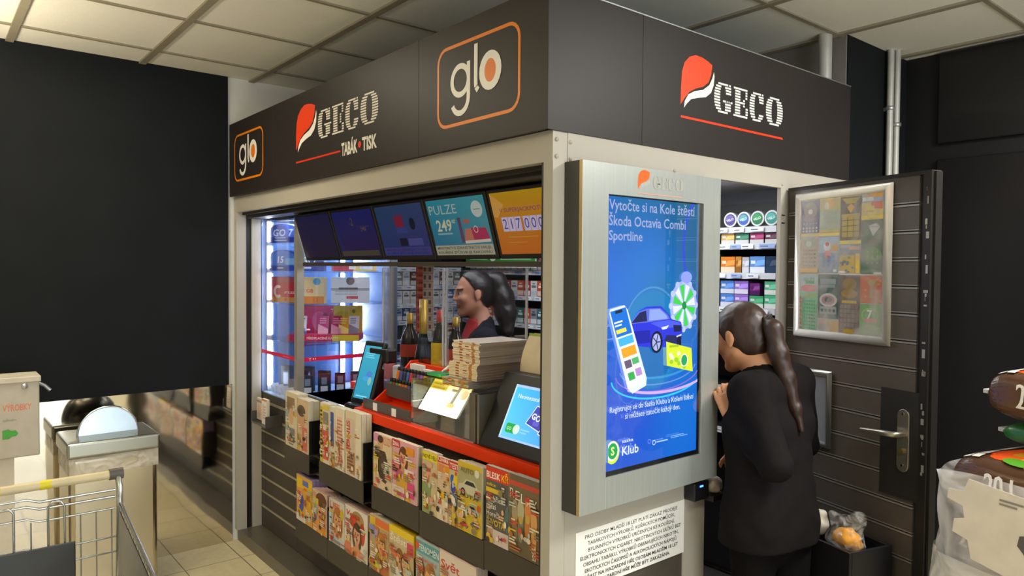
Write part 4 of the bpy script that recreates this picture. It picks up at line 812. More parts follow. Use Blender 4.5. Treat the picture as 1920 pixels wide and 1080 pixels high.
# hanging strips of tickets
t = thing('ticket_strip', 'red patterned strip of tickets hanging behind the glass', 'ticket strip', (-1.80, .66, 1.30), .5)
a = Art(.06, .36); a.bg('#b8402c')
for k in range(9): a.rect(.005, .04*k+.006, .05, .014, '#d8704a'); a.ell(.03, .04*k+.028, .016, .006, '#7c2418', 8)
B().box(0, 0, 0, .06, .002, .36).obj('paper', white, t); a.obj('print', PAPER, t, (0, -.0004, 0))
t = thing('ticket_strip', 'pale pink strip of tickets with dark windows hanging right of the red strip', 'ticket strip', (-1.73, .66, 1.31), .5)
a = Art(.065, .35); a.bg('#c3aea4')
for k in range(8): a.rect(.006, .044*k+.012, .014, .022, '#4a3834'); a.rect(.036, .044*k+.012, .014, .022, '#4a3834'); a.rect(.0, .044*k, .065, .004, '#a08a82')
B().box(0, 0, 0, .065, .002, .35).obj('paper', white, t); a.obj('print', PAPER, t, (0, -.0004, 0))
tag(B().box(-1.83, .655, 1.658, -1.62, .70, 1.672).obj('strip_hanger', dkmetal), 'dark bar the ticket strips hang from', 'bar')

# ================================================================ shelving along the back and left walls of the kiosk
shelfm = M('black_shelving', '#17181b', .5); railm = M('price_rail', '#c4c8d0', .4)
def shelving(name, label, loc, rz, L, depth, zs, top):
    t = thing(name, label, 'shelving', loc, rz)
    bb = B().box(0, depth-.012, .10, L, depth, top)
    bb.obj('back_board', shelfm, t)
    for x in (0, L-.02): B().box(x, .012, .06, x+.02, depth-.012, top).obj('side_board', shelfm, t)
    for z in zs:
        s = B().box(.02, .012, z-.016, L-.02, depth-.012, z).obj('shelf', shelfm, t)
        r = B().box(.02, .004, z-.026, L-.02, .012, z+.002).obj('price_rail', railm, s)
        a = Art(L-.04, .026); x = .01
        while x < L-.1:
            w = RND.uniform(.05, .085); a.rect(x, .003, w, .020, RND.choice(['#e4e7ec', '#d8dde6', '#8fa6d2', '#e9ebee'])); a.rect(x+.006, .010, w*.5, .005, '#5c6678'); x += w+RND.choice([.004, .03])
        a.obj('price_tags', PAPER, r, (.02, .004, z-.025))
    return t
ZB = [.90, 1.10, 1.30, 1.475, 1.635, 1.77, 1.847]
ZL = [1.0, 1.18, 1.30, 1.41, 1.53, 1.65]
shelving('back_shelving', 'black shelving with price rails along the back wall of the kiosk', (-2.72, 1.5, 0), 0, 2.585, .30, ZB, 1.985)
shelving('side_shelving', 'black shelving of cigarette packs on the left inner wall', (-2.50, .82, 0), PI/2, .66, .26, ZL, 1.92)
PROTO = {}
def pack(kind, w, h, d, label, group, loc, rz=0):
    key = (kind, w, h, d)
    if key not in PROTO:
        c1, c2, c3 = kind
        b = B().box(-w/2, 0, 0, w/2, d, h); a = Art(w, h); a.bg(c1); a.rect(0, h*.05, w, h*.30, c2); a.rect(w*.15, h*.55, w*.7, h*.16, c3); a.rect(w*.3, h*.78, w*.4, h*.08, c3)
        b.obj('carton', M('pack_'+c1, c1, .4)); PROTO[key] = (COL.objects['carton'] if False else None)
        cart = bpy.context.scene.collection.objects[-1]; pr = a.obj('front_print', GLOSSY, None)
        PROTO[key] = (cart.data, pr.data); bpy.data.objects.remove(cart); bpy.data.objects.remove(pr)
    t = thing('cigarette_pack', label, 'pack', (loc[0], loc[1], loc[2]+.0022), rz, group)
    for nm, me, off in (('carton', PROTO[key][0], (0, 0, 0)), ('front_print', PROTO[key][1], (-w/2, -.0004, 0))):
        o = bpy.data.objects.new(nm, me); COL.objects.link(o); o.parent = t; o.location = off
    return t
PK = [(('#dcdcd8', '#c9c9c6', '#55585e'), 'white'), (('#c9cdd2', '#e2e2de', '#7d8794'), 'pale grey'), (('#2a3a6a', '#c9ccd6', '#d8dcea'), 'navy'), (('#8fa2b4', '#d6d8d8', '#44506a'), 'grey blue'), (('#5a2028', '#cfcac6', '#d8b8a8'), 'maroon'), (('#c8a818', '#e6e0c8', '#5a4a10'), 'yellow'), (('#3a5a9c', '#d4d8e0', '#e0e6f4'), 'blue'), (('#6f7c74', '#d6d6ce', '#e4e4dc'), 'grey green')]
n = 0
for r, z in enumerate(ZL[:-1]):
    x = .855; i = 0
    while x < 1.44:
        k, nm = PK[[0, 1, 7, 0, 3, 1, 6, 2, 4, 1, 3, 0][(i*3+r*5) % 12]] if not (r == 3 and i == 1) else PK[5]
        if RND.random() > .06:
            pack(k, .052, (.085 if r != 4 else .092), .09, '%s pack, %s from the glass on the %s shelf of the left wall' % (nm, ORD[i], ('lowest', 'second lowest', 'middle', 'second highest', 'highest')[r]), 'cigarette packs on the left inner wall', (-2.515, x, z), PI/2)
        x += .058; i += 1
PKB = [(('#2a6a6a', '#cfd6d6', '#e0e6e6'), 'teal'), (('#d2d2ce', '#b8bcc4', '#666a72'), 'white'), (('#3a4a9a', '#c4c8dc', '#dfe4f4'), 'blue'), (('#c84a2a', '#e0c8b8', '#f0e0c8'), 'orange'), (('#3a8a5a', '#d4dcd4', '#e8f0e4'), 'green'), (('#8a8f9a', '#dcdcd8', '#3c4048'), 'silver'), (('#a8282c', '#dcd0cc', '#f0dcd8'), 'red')]
for r, z in enumerate((1.10, 1.30, 1.475, 1.635)):
    x = -2.44; i = 0
    while x < -1.52:
        k, nm = PKB[(i*2+r*3+(i//3)) % 7]; pack(k, .058, .095 if r < 3 else .088, .09, '%s pack, %s from the left on the %s back shelf behind the seller' % (nm, ORD[i], ('lowest visible', 'second', 'third', 'upper')[r]), 'packs on the back shelves behind the seller', (x, 1.515, z))
        x += .064; i += 1
for r, z in enumerate((1.30, 1.475, 1.635)):
    for i in range(14):
        k, nm = PKB[(i*3+r*2+(i//4)) % 7]; pack(k, .058, .095 if r < 2 else .088, .09, '%s pack, %s leftward from the doorway goods on the %s back shelf' % (nm, ORD[i], ('lower', 'middle', 'upper')[r]), 'packs between the seller and the doorway goods', (-.52-.067*i, 1.515, z))
a = Art(.72, .10); a.bg('#3a8a3c'); a.rect(0, 0, .72, .022, '#d6dcd2'); a.ell(.3, .06, .03, .02, '#d8e8d4'); a.bars(.05, .045, .2, .02, 1, '#a8d0a0'); a.bars(.38, .045, .3, .02, 1, '#a8d0a0')
q = tag(B().box(0, 0, 0, .72, .006, .10).obj('shelf_banner', white, None, (-2.42, 1.44, 1.655)), 'green and white banner on the back shelf above the seller', 'banner'); a.obj('banner_print', SIGN, q, (0, -.0004, 0))
B().box(.02, .006, .02, .05, .062, .03).box(.66, .006, .02, .69, .062, .03).obj('bracket', dkmetal, q)
# right end of the back shelving seen through the open door
VC_ = [('#4a3a7c', '#6a5aa8', 'violet'), ('#3a5ab8', '#5aa8a0', 'blue and teal'), ('#1c7a44', '#2a9a58', 'green'), ('#2a8a80', '#4ab0a4', 'turquoise')]
for i, (c1, c2, nm) in enumerate(VC_):
    t = thing('round_tin', '%s round tin standing on edge on the upper shelf in the doorway' % nm, 'tin', (-.408+.0715*i, 1.53, 1.886), 0, 'round tins on the doorway shelf')
    B().tube([(0, 0, 0), (0, .022, 0)], .035, 32).obj('tin', M('tin_white', '#d4d6da', .35), t, bevel=.002)
    a = Art(.07, .07); a.ell(.035, .035, .0335, .0335, '#d6d9de', 36); a.ell(.035, .035, .0275, .0275, c1, 36); a.ell(.033, .041, .020, .016, c2); a.text('VELO', .035, .030, .0105, '#e8ecf4', .040, 'c', .015, rot=.25); a.obj('lid_print', GLOSSY, t, (-.035, -.0006, -.035))
def dbox(x, z, w, h, d, c1, c2, label, y=1.515, grp='boxes on the doorway shelves', tx=None):
    t = thing('product_box', label, 'box', (x, y, z+.0022), 0, grp)
    B().box(0, 0, 0, w, d, h).obj('carton', M('box_'+c1, c1, .4), t); a = Art(w, h); a.bg(c1); a.rect(0, 0, w, h*.36, c2); a.poly([(w*.3, h*.4), (w, h*.5), (w, h*.8), (w*.5, h*.75)], tuple(min(1, q*1.5+.05) for q in C(c1))); a.rect(w*.08, h*.55, w*.3, h*.2, c2)
    if tx: a.text(tx, w*.1, h*.55, h*.25, '#f0f0f0')
    a.obj('front_print', GLOSSY, t, (0, -.0004, 0)); return t
for i, (c1, nm) in enumerate((('#b8924a', 'tan'), ('#1f6a4c', 'dark green'), ('#8a1e5a', 'plum'), ('#4a1e34', 'dark maroon'))): dbox(-.445+.0765*i, 1.77, .07, .048, .08, c1, '#bfc0c0', '%s flat box with a grey base below the round tins' % nm)
for i, (c1, c2, nm, w) in enumerate((('#c9741e', '#d8c8b0', 'orange and white', .075), ('#b07a30', '#8a5a2c', 'amber', .03), ('#a6aab2', '#c8ccd2', 'grey', .035), ('#5a8ac8', '#d8dce4', 'light blue', .075), ('#1c2f4a', '#283c58', 'navy', .06))): dbox(-.445+(.0, .08, .115, .155, .235)[i], 1.635, w, .075 if i != 2 else .072, .08, c1, c2, '%s carton on the third doorway shelf' % nm)
for j in range(2):
    for i, (c1, c2, nm) in enumerate((('#4a7ac0', '#c9cede', 'blue'), ('#8a6ac0', '#d0cce0', 'lilac'))): dbox(-.445+.075*i, 1.475+.062*j, .072, .060, .08, c1, c2, '%s tobacco stick box in the %s layer of the fourth doorway shelf' % (nm, ('lower', 'upper')[j]))
dbox(-.29, 1.475, .07, .055, .08, '#3f9a6a', '#d2d8d2', 'green tobacco stick box left of the green pair'); dbox(-.214, 1.475, .062, .060, .08, '#48a880', '#d2d8d2', 'green tobacco stick box under another at the shelf end'); dbox(-.214, 1.537, .062, .060, .08, '#56a884', '#d6dcd6', 'green tobacco stick box on top at the shelf end'); dbox(-.288, 1.5325, .05, .055, .08, '#6a2470', '#4a1e58', 'purple box standing in the fourth doorway shelf')
for i in range(4):
    t = thing('energy_drink_can', 'dark blue and orange drink can, %s from the left on the doorway shelf' % ORD[i], 'can', (-.40+.07*i, 1.55, 1.3022), 0, 'drink cans on the doorway shelf')
    B().lathe([(0, 0), (.024, 0), (.0285, .008), (.0285, .125), (.024, .134), (0, .134)], 20).obj('body', M('can_blue', '#1e2a5e', .3, .4), t)
    B().lathe([(.0289, .045), (.0289, .075)], 20).obj('band', M('can_orange', '#d8701c', .35, .2), t); B().lathe([(.0289, .004), (.0289, .035)], 20).obj('label', M('can_white', '#c8cad0', .4), t); B().lathe([(.0289, .098), (.0289, .112)], 20).obj('top_band', M('can_orange', '#d8701c', .35, .2), t)

# ================================================================ magazine racks on the slatwall, and what stands in them
rackm = M('rack_brown', '#3f3831', .5); acr = M('rack_divider', '#171513', .35)
def rack(x0, x1, z, h, label):
    t = thing('magazine_rack', label, 'magazine rack', (x0, .058, z), 0, 'magazine racks on the slatwall'); w = x1-x0
    B().box(0, 0, -.10, w, .004, -.0).box(0, .004, -.006, w, .1025, 0).box(0, .004, -.10, w, .1025, -.096).obj('ledge', rackm, t)
    for x in (0, w-.006): B().box(x, .004, 0, x+.006, .1025, h).obj('divider', acr, t)
rack(-2.145, -1.835, .705, .17, 'left newspaper rack near the glass cabinet'); rack(-1.715, -1.265, .705, .17, 'second newspaper rack, below the customer terminal')
rack(-1.185, -.805, .712, .16, 'upper magazine rack below the lighter rack'); rack(-.80, -.385, .705, .16, 'upper magazine rack below the glass showcase'); rack(-.382, -.062, .712, .16, 'upper magazine rack beside the right frame post')
rack(-2.0, -1.625, .347, .15, 'leftmost lower magazine rack'); rack(-1.622, -1.218, .347, .15, 'second lower magazine rack from the left'); rack(-1.214, -.84, .347, .15, 'third lower magazine rack from the left'); rack(-.836, -.40, .347, .15, 'rightmost lower magazine rack')

def face(a, cx, cy, r, hair, skin='#d9a07a', top='#a03030', long=True):
    if long: a.ell(cx, cy-r*.35, r*1.25, r*1.9, hair)
    a.poly([(cx-r*2, 0-.01), (cx-r*1.7, cy-r*2.1), (cx-r*.5, cy-r*1.55), (cx+r*.5, cy-r*1.55), (cx+r*1.7, cy-r*2.1), (cx+r*2, -.01)], top)
    a.poly([(cx-r*.4, cy-r*.6), (cx+r*.4, cy-r*.6), (cx+r*.55, cy-r*1.8), (cx, cy-r*2.1), (cx-r*.55, cy-r*1.8)], tuple(q*.8 for q in C(skin)))
    a.ell(cx, cy+r*.35, r*1.08, r*1.0, hair); a.ell(cx, cy-r*.1, r*.85, r*1.12, skin); a.ell(cx+r*.1, cy+r*.85, r*.8, r*.38, hair, rot=-.25)
    for s in (-1, 1): a.ell(cx+s*r*.36, cy+r*.06, r*.16, r*.08, '#3a261c', 8); a.rect(cx+s*r*.36-r*.18, cy+r*.2, r*.36, r*.07, hair)
    a.poly([(cx-r*.1, cy-r*.32), (cx+r*.12, cy-r*.34), (cx+r*.03, cy+r*.1)], tuple(q*.78 for q in C(skin))); a.ell(cx, cy-r*.62, r*.32, r*.1, '#a83a34', 10)
def car(a, x, y, w, c):
    h = w*.42; a.poly([(x, y+h*.25), (x+w*.03, y+h*.6), (x+w*.2, y+h*.68), (x+w*.34, y+h), (x+w*.68, y+h), (x+w*.82, y+h*.66), (x+w, y+h*.55), (x+w, y+h*.2), (x, y+h*.15)], c)
    a.poly([(x+w*.27, y+h*.68), (x+w*.37, y+h*.92), (x+w*.65, y+h*.92), (x+w*.76, y+h*.68)], '#2a3036')
    for q in (.22, .78): a.ell(x+w*q, y+h*.2, w*.10, w*.10, '#1c1c1e', 12); a.ell(x+w*q, y+h*.2, w*.055, w*.055, '#b8b8ba', 10)
PG = M('magazine_paper', '#d9cdb4', .6)
def mag(x0, x1, z, h, th, art, label, y=.0605, paper=PG, cat='magazine', name='magazine', lean=0, copies=0, clab=None, topc=None):
    w = x1-x0
    for k in range(copies+1):
        t = thing(name, label if k == 0 else clab % ORD[k-1], cat, (x0, y+k*(th+.0012), z+.0002), 0, 'magazines on the kiosk front')
        B().box(0, 0, 0, w, th, h-.004*k).obj('pages', (M('paper_'+topc, topc, .5) if topc else paper), t, bevel=.0008)
        if k == 0: a = Art(w, h); art(a); headlines(a) if name != 'leaflet' else 0; a.obj('cover', GLOSSY, t, (0, 0, 0), off=.0003)
def headlines(a):
    pal = ['#e8ddc8', '#d8b428', '#c84a34', '#3a302a', '#dcae88', '#8a7a68', '#b8c0b0', '#e0d4c0', '#b0683c']
    for k in range(16):
        x = RND.choice((RND.uniform(.02, .12), RND.uniform(.55, .8)))*a.w; y = RND.uniform(.02, .78)*a.h; c = RND.choice(pal)
        for j in range(RND.randint(1, 3)): a.rect(x, y-j*.009, RND.uniform(.10, .32)*a.w, .0055, c)
    for k in range(7): a.ell(RND.uniform(.05, .95)*a.w, RND.uniform(.02, .5)*a.h, RND.uniform(.005, .013), RND.uniform(.006, .014), RND.choice(pal), 9)
rb = lambda a, n, pal: [a.rect(RND.uniform(0, a.w*.8), RND.uniform(0, a.h*.85), RND.uniform(.15, .4)*a.w, RND.uniform(.04, .12)*a.h, RND.choice(pal)) for _ in range(n)]
# small leaflets at far left
mag(-2.640, -2.560, .755, .125, .012, lambda a: (a.bg('#cfc2b4'), a.rect(0, a.h*.8, a.w, a.h*.1, '#8f7f78'), a.ell(a.w*.5, a.h*.45, .02, .03, '#d8a890'), a.bars(.01, .01, .06, .03, 3, '#a89a90')), 'small pale folded leaflet, left of the pair at the left end', .09, name='leaflet', cat='leaflet')
mag(-2.535, -2.455, .745, .145, .016, lambda a: (a.bg('#e4ded8'), a.rect(0, a.h*.92, a.w, a.h*.08, '#d8862a'), a.rect(a.w*.15, a.h*.2, a.w*.2, a.h*.6, '#d6b8a8'), a.bars(.03, .03, .04, .08, 5, '#b8b0a8')), 'small white folded leaflet with an orange top, right of the pair at the left end', .08, name='leaflet', cat='leaflet')
tag(B().box(-2.66, .062, .735, -2.43, .16, .7445).box(-2.66, .062, .7445, -2.655, .16, .80).box(-2.435, .062, .7445, -2.43, .16, .80).obj('leaflet_tray', M('grey_acrylic', '#6f6870', .3)), 'grey tray holding the two leaflets at the left end', 'tray')
# newspapers, folded upright
def news(x0, x1, h, th, art, label, copies=1, z=.705): mag(x0, x1, z, h, th, art, label, paper=M('newsprint', '#d2c8ae', .8), cat='newspaper', name='newspaper', copies=copies, clab='%s folded newspaper behind the '+label.replace('folded newspaper', 'one'))
news(-2.135, -1.985, .285, .03, lambda a: (a.bg('#cfc2a4'), a.rect(.02, .17, .10, .09, '#8a6a4c'), a.ell(.075, .16, .03, .045, '#d2a07c'), a.rect(0, .06, .04, .13, '#8fa39a'), a.rect(.05, .03, .07, .07, '#767f7c'), a.bars(.04, .01, .09, .05, 4, '#6f6a60')), 'folded newspaper with a large brown portrait photo')
news(-1.98, -1.845, .27, .03, lambda a: (a.bg('#c9b08c'), a.ell(.05, .17, .045, .06, '#c4946c'), a.ell(.05, .21, .05, .03, '#5a4432'), a.rect(.06, .01, .06, .12, '#c86a5a'), a.rect(0, .0, .05, .09, '#c2a04a')), 'folded newspaper with a face and a red block, beside the divider')
news(-1.705, -1.60, .29, .024, lambda a: (a.bg('#d6c9ae'), a.rect(0, .0, .03, .27, '#c9b02c'), a.bars(.003, .02, .024, .24, 12, '#3a3420'), a.rect(.035, .02, .055, .14, '#d0584a'), a.rect(.035, .19, .055, .06, '#8a8078'), a.rect(.035, .26, .06, .02, '#d8c040'), a.text('SPORT', .05, .04, .02, '#f0d8c8', .1, rot=PI/2)), 'folded newspaper with a yellow side strip and red headline')
news(-1.597, -1.545, .285, .024, lambda a: (a.bg('#d8cfb8'), a.rect(.005, .10, .035, .16, '#4a5a9c'), a.rect(.0, .0, .05, .07, '#c49a50')), 'narrow folded newspaper with a blue side strip')
news(-1.542, -1.44, .29, .024, lambda a: (a.bg('#dccfb6'), a.rect(.02, .03, .05, .22, '#dcb8a4'), a.bars(.02, .02, .06, .22, 14, '#c07a68'), a.rect(.08, 0, .02, .29, '#e4dac4')), 'cream folded newspaper with pale red print')
news(-1.437, -1.28, .295, .024, lambda a: (a.bg('#d6c6aa'), a.rect(.015, .12, .075, .14, '#cdb8a6'), a.text('DNES', .045, .13, .035, '#c84a34', .12, rot=PI/2, bold=.02), a.rect(.015, .01, .08, .10, '#b08468'), a.bars(.02, .015, .07, .09, 6, '#7a5a48'), a.rect(.105, 0, .05, .295, '#ddd2bc')), 'folded newspaper with red vertical lettering')
# upper row of magazines
def m_man(a): a.bg('#d8c2a0'); a.rect(0, a.h*.85, a.w*.3, a.h*.15, '#d78fb4'); a.text('EXKLUZIV', .055, a.h*.83, .035, '#d8684a', .10, bold=.01); a.ell(.06, .19, .022, .03, '#caa07a'); a.ell(.06, .212, .024, .016, '#4a3424'); a.poly([(.015, .17), (.05, .165), (.10, .165), (.125, .12), (.13, .07), (.105, .03), (.06, .04), (.03, .09), (.005, .12)], '#4c3a2e'); a.ell(.105, .09, .012, .014, '#caa07a'); a.rect(.0, .0, .04, .13, '#d9c69a'); a.text('Petr', .02, .035, .016, '#f2e8da', .06); a.text('Nový', .03, .012, .016, '#e8d0c0', .085)
mag(-1.172, -1.018, .712, .232, .014, m_man, 'magazine with a dark haired man in a brown coat on its cover', copies=1, clab='%s copy standing behind the magazine with the man in brown')
def m_pink(a): a.bg('#d9a0a8'); face(a, .085, .17, .03, '#6a3c22', '#dca47c', '#d8a640'); a.rect(0, .205, .06, .03, '#c83a3a'); a.text('ŽENA', .004, .21, .016, '#f6eee4', .05); a.rect(.11, .19, .06, .03, '#e0901e'); a.rect(0, .10, .06, .045, '#d84a90'); a.rect(.004, .11, .05, .024, '#e08a6a'); a.rect(.10, .11, .07, .02, '#e6d8cc'); a.rect(.12, .02, .05, .06, '#d84a84'); a.rect(.0, .0, .10, .05, '#d8c0b4'); rb(a, 4, ['#d88a5a', '#e4c0a0', '#c05a7a'])
mag(-1.012, -.822, .712, .236, .014, m_pink, 'pink women magazine with a long haired woman and red masthead', copies=1, clab='%s copy standing behind the pink women magazine')
def m_yel(a): a.bg('#cdb890'); a.rect(0, .205, a.w, .032, '#e0cc28'); a.text('NOVÉ VELI', .004, .213, .016, '#2a2618', a.w*.9, bold=.01); a.text('INTIMNÍ', .004, .178, .022, '#e0c4b0', a.w*.85); face(a, .03, .15, .018, '#b8864a', '#d8a880', '#8a9a60'); rb(a, 8, ['#d89a80', '#c8b878', '#8fb04a', '#dcae90', '#c8a858', '#b0503c'])
mag(-.783, -.678, .706, .242, .012, m_yel, 'magazine with a yellow banner across its top edge', copies=1, clab='%s copy behind the magazine with the yellow banner')
def m_red(a): a.bg('#d8b898'); a.rect(0, .215, a.w, .03, '#c8382c'); a.text('Chvilka', .003, .221, .018, '#f4e8dc', a.w*.9); a.rect(0, .18, a.w, .03, '#e0941e'); rb(a, 7, ['#d8805a', '#e4cdb0', '#d0b060', '#c86a50']); a.rect(.0, .0, .07, .10, '#e0d0b4'); a.rect(.0, .08, .06, .03, '#e4b41e')
mag(-.676, -.60, .706, .236, .012, m_red, 'narrowly visible magazine with a red masthead beside the yellow banner one')
def m_kids(a): a.bg('#cdb47c'); a.rect(0, .205, a.w, .032, '#c83a34'); a.text('TEST', .003, .21, .02, '#f2e0d8', .055); a.ell(.02, .17, .014, .018, '#2a5ac0'); a.ell(.045, .165, .02, .03, '#e0c020'); a.ell(.025, .14, .016, .02, '#2a4ab0'); a.rect(.0, .07, a.w, .05, '#7a8496'); a.rect(0, .0, a.w, .03, '#c8a838'); rb(a, 4, ['#c8382c', '#d8d4c8', '#7a8496'])
mag(-.598, -.545, .706, .238, .012, m_kids, 'magazine with a blue and yellow figure, left of the car magazine')
def m_car(a): a.bg('#d2b428'); a.rect(0, .13, a.w, .10, '#a8a478'); car(a, .0, .13, .145, '#c8c4a8'); a.ell(.115, .222, .014, .014, '#dcd8c8'); a.text('AUTA', .01, .125, .012, '#4a4018', .11); car(a, .045, .068, .085, '#a8b0ac'); car(a, .015, .015, .05, '#c04a40'); car(a, .08, .03, .05, '#5a6278'); car(a, .01, .045, .04, '#8a6a50'); a.text('AUTO', .02, .215, .018, '#7a6a20', .08)
mag(-.543, -.40, .706, .25, .014, m_car, 'yellow car magazine covered with photos of cars', copies=3, clab='%s copy in the pile behind the yellow car magazine', topc='#cfc8b4')
def m_blesk(a): a.bg('#5a5654'); a.rect(0, .215, a.w, .045, '#d8341c'); a.text('BLESK', .003, .222, .022, '#f4ece4', .075, bold=.02); a.text('KŘ', .085, .222, .024, '#f0c820', .035, bold=.02); a.text('edice', .004, .195, .012, '#e0c020', .05); a.rect(.0, .172, .09, .016, '#d8b828'); a.text('Vichřice', .004, .145, .018, '#e4e0da', .09); a.text('mezi', .004, .118, .018, '#e4e0da', .05); a.text('Horečkami', .004, .092, .018, '#d8d0cc', .11); a.text('ŽIVOTA', .004, .062, .022, '#e0bc18', .10, bold=.015); a.ell(.03, .035, .022, .022, '#b8947c'); a.rect(.04, .0, .09, .05, '#cfc0b8'); a.text('14', .07, .015, .022, '#d0486a'); a.ell(.13, .10, .03, .05, '#5a7478')
mag(-.375, -.252, .713, .262, .012, m_blesk, 'dark covered magazine with a red and yellow masthead and white headlines', copies=1, clab='%s copy behind the magazine with the red and yellow masthead')
def m_relax(a):
    a.bg('#6a5c46'); a.rect(0, .225, a.w, .016, '#c84a38'); a.grad(lambda x, y: (.10+.25*y+.3*x, .09+.18*y+.05*x, .05+.08*y), 4, 5, 0, 0, a.w, .225)
    for k, (x, y, c) in enumerate(((.03, .14, '#a8987a'), (.06, .15, '#b8b494'), (.095, .16, '#d88a4a'), (.125, .13, '#dca060'))): a.ell(x, y, .016, .04, c); a.ell(x, y-.06, .014, .045, ('#8a7a5a', '#7c8a7a', '#c87a3c', '#d89a5a')[k]); a.ell(x, y-.03, .012, .015, '#c8a850', 8)
    for k, ch in enumerate('RELAX'): a.text(ch, .006+.028*k, .185-.004*k, .032, '#ece6da', .022, bold=.0)
    a.ell(.095, .195, .013, .008, '#c8402c'); a.text('MI', .118, .03, .02, '#e8e0d4', .02); a.text('SS', .12, .008, .018, '#e8e0d4', .018)
mag(-.249, -.075, .713, .262, .013, m_relax, 'brown covered magazine with large white letters, next to the frame post', copies=2, clab='%s copy in the pile behind the brown magazine by the frame post', topc='#b8b0a2')
# lower row
def m_kid2(a): a.bg('#d8a23a'); a.rect(0, .17, a.w, .05, '#e0b81c'); rb(a, 10, ['#d8702c', '#5a6ab8', '#c8c0d0', '#e0c420', '#e8945a']); a.ell(.06, .10, .03, .05, '#4a5ab0'); a.ell(.06, .15, .02, .02, '#d8a078'); a.rect(0, 0, a.w*.6, .035, '#d8cec4'); a.ell(.04, .05, .035, .012, '#d8c818', rot=-.3)
mag(-1.99, -1.80, .347, .235, .02, m_kid2, 'yellow children magazine with colourful figures, leftmost of the lower row', copies=3, clab='%s purple edged copy behind the yellow children magazine', topc='#8a7aa8')
def m_or(a): a.bg('#c8b49a'); a.ell(.10, .10, .055, .09, '#d89462'); a.ell(.10, .165, .06, .035, '#6a4026'); a.rect(0, .04, .06, .10, '#9ab0aa'); a.ell(.08, .02, .08, .04, '#e0943a'); a.text('IN', .006, .165, .03, '#e0826a', bold=.02); a.rect(.0, .135, .07, .03, '#d0bc28'); [a.ell(.085+.035*s, .105, .012, .006, '#5a3424', 8) for s in (0, 1)]; a.ell(.10, .055, .02, .007, '#a8483a', 8)
mag(-1.795, -1.632, .347, .205, .018, m_or, 'magazine with a close-up face in orange tones', copies=3, clab='%s pink edged copy behind the orange face magazine', topc='#c8a098')
def m_lip(a): a.bg('#cfc8bc'); face(a, .09, .115, .042, '#b07838', '#dba27a', '#b8c4cc'); a.text('LIFE', .012, .165, .03, '#d8684a', .10); a.ell(.135, .155, .016, .026, '#d8b818'); a.rect(0, .0, .03, .14, '#b8c8d0'); a.bars(.02, .0, .12, .03, 1, '#8a857c')
mag(-1.605, -1.445, .347, .208, .018, m_lip, 'magazine with a blonde woman and a yellow oval', copies=3, clab='%s pale edged copy behind the blonde woman magazine', topc='#b8a8a4')
def m_vest(a): a.bg('#ddd6cc'); a.ell(.12, .17, .06, .04, '#a88a54'); a.ell(.075, .155, .03, .025, '#d8402c'); a.ell(.165, .12, .025, .05, '#c8452f'); face(a, .115, .105, .036, '#5a3826', '#dda680', '#e08a5a'); a.ell(.09, .165, .02, .014, '#d84a34'); a.text('Vesta', .01, .175, .026, '#c83a2c', .13, shear=.2); a.rect(0, .03, .05, .08, '#e4dfd8'); a.ell(.03, .03, .03, .03, '#d8785a'); a.bars(.15, .0, .06, .04, 2, '#b8a898')
mag(-1.438, -1.225, .347, .218, .016, m_vest, 'white magazine with a woman wearing red flowers in her hair', copies=4, clab='%s pink edged copy behind the red flowers magazine', topc='#cfaca0')
def m_tv(a): a.bg('#b89c70'); a.rect(0, .195, a.w, .035, '#d8b83a'); a.rect(.05, .20, .12, .03, '#e0703a'); face(a, .10, .13, .033, '#b87a30', '#dba468', '#b86a3a'); a.text('MAX', .006, .16, .022, '#d8d020', .055, bold=.02); rb(a, 7, ['#d8c828', '#d88a50', '#a89ab8', '#d8c030', '#c8704a']); a.rect(.0, .02, .10, .03, '#d8c424'); a.text('ZA 10', .055, .07, .02, '#d8cc28', .08); a.rect(0, .175, .05, .02, '#8a88b8')
mag(-1.205, -1.040, .347, .236, .014, m_tv, 'crowded yellow magazine with an orange top strip', copies=2, clab='%s copy behind the magazine with the orange top strip')
def m_svet(a): a.bg('#c8b48c'); a.poly([(0, .21), (a.w, .21), (a.w, .236), (0, .236)], '#e8c81c'); a.text('Štěstí', .006, .178, .028, '#ecdfd0', .14, bold=.01, shear=.15); a.rect(.14, .15, .05, .05, '#d8486a'); face(a, .085, .12, .026, '#8a5c30', '#dba878', '#e8e0d4'); face(a, .125, .11, .024, '#5a3c28', '#dba878', '#5a4636'); a.line([(.03, .07), (.18, .02)], .02, '#d8d0c4'); rb(a, 3, ['#8fa85a', '#d8b830', '#d87a4a'])
mag(-1.036, -.846, .347, .238, .012, m_svet, 'magazine with a bright yellow top and a couple on its cover', copies=5, clab='%s yellow topped copy in the pile behind the couple magazine', topc='#e0b81e')
def m_fen(a): a.bg('#9fb8b8'); a.rect(0, .19, a.w, .048, '#5a9aa8'); a.text('FENOMÉN', .02, .20, .026, '#e8eef0', .14, bold=.005); a.ell(.01, .215, .014, .016, '#d8503c'); face(a, .10, .105, .04, '#b07a3a', '#e0a86a', '#c8b490'); face(a, .04, .14, .018, '#7a4a2a', '#dba070', '#9a8a7a'); a.text('Tajemství', .02, .165, .016, '#d0644a', .13)
mag(-.826, -.664, .347, .245, .014, m_fen, 'pale teal magazine with white capital lettering on a teal band', copies=2, clab='%s copy behind the pale teal magazine', topc='#c8c2b4')
def m_svt(a): a.bg('#d8b4a8'); a.poly([(0, .245), (a.w, .245), (a.w, .12), (.1, .16), (0, .15)], '#dccbc0'); a.text('Svět', .01, .185, .032, '#c8402f', .12, bold=.015); a.poly([(.06, .13), (.15, .18), (.22, .11), (.2, .08), (.1, .1)], '#b8402c'); face(a, .08, .09, .03, '#8a4a2a', '#dca078', '#d8b8a8'); a.ell(.18, .06, .05, .04, '#e0cfc0')
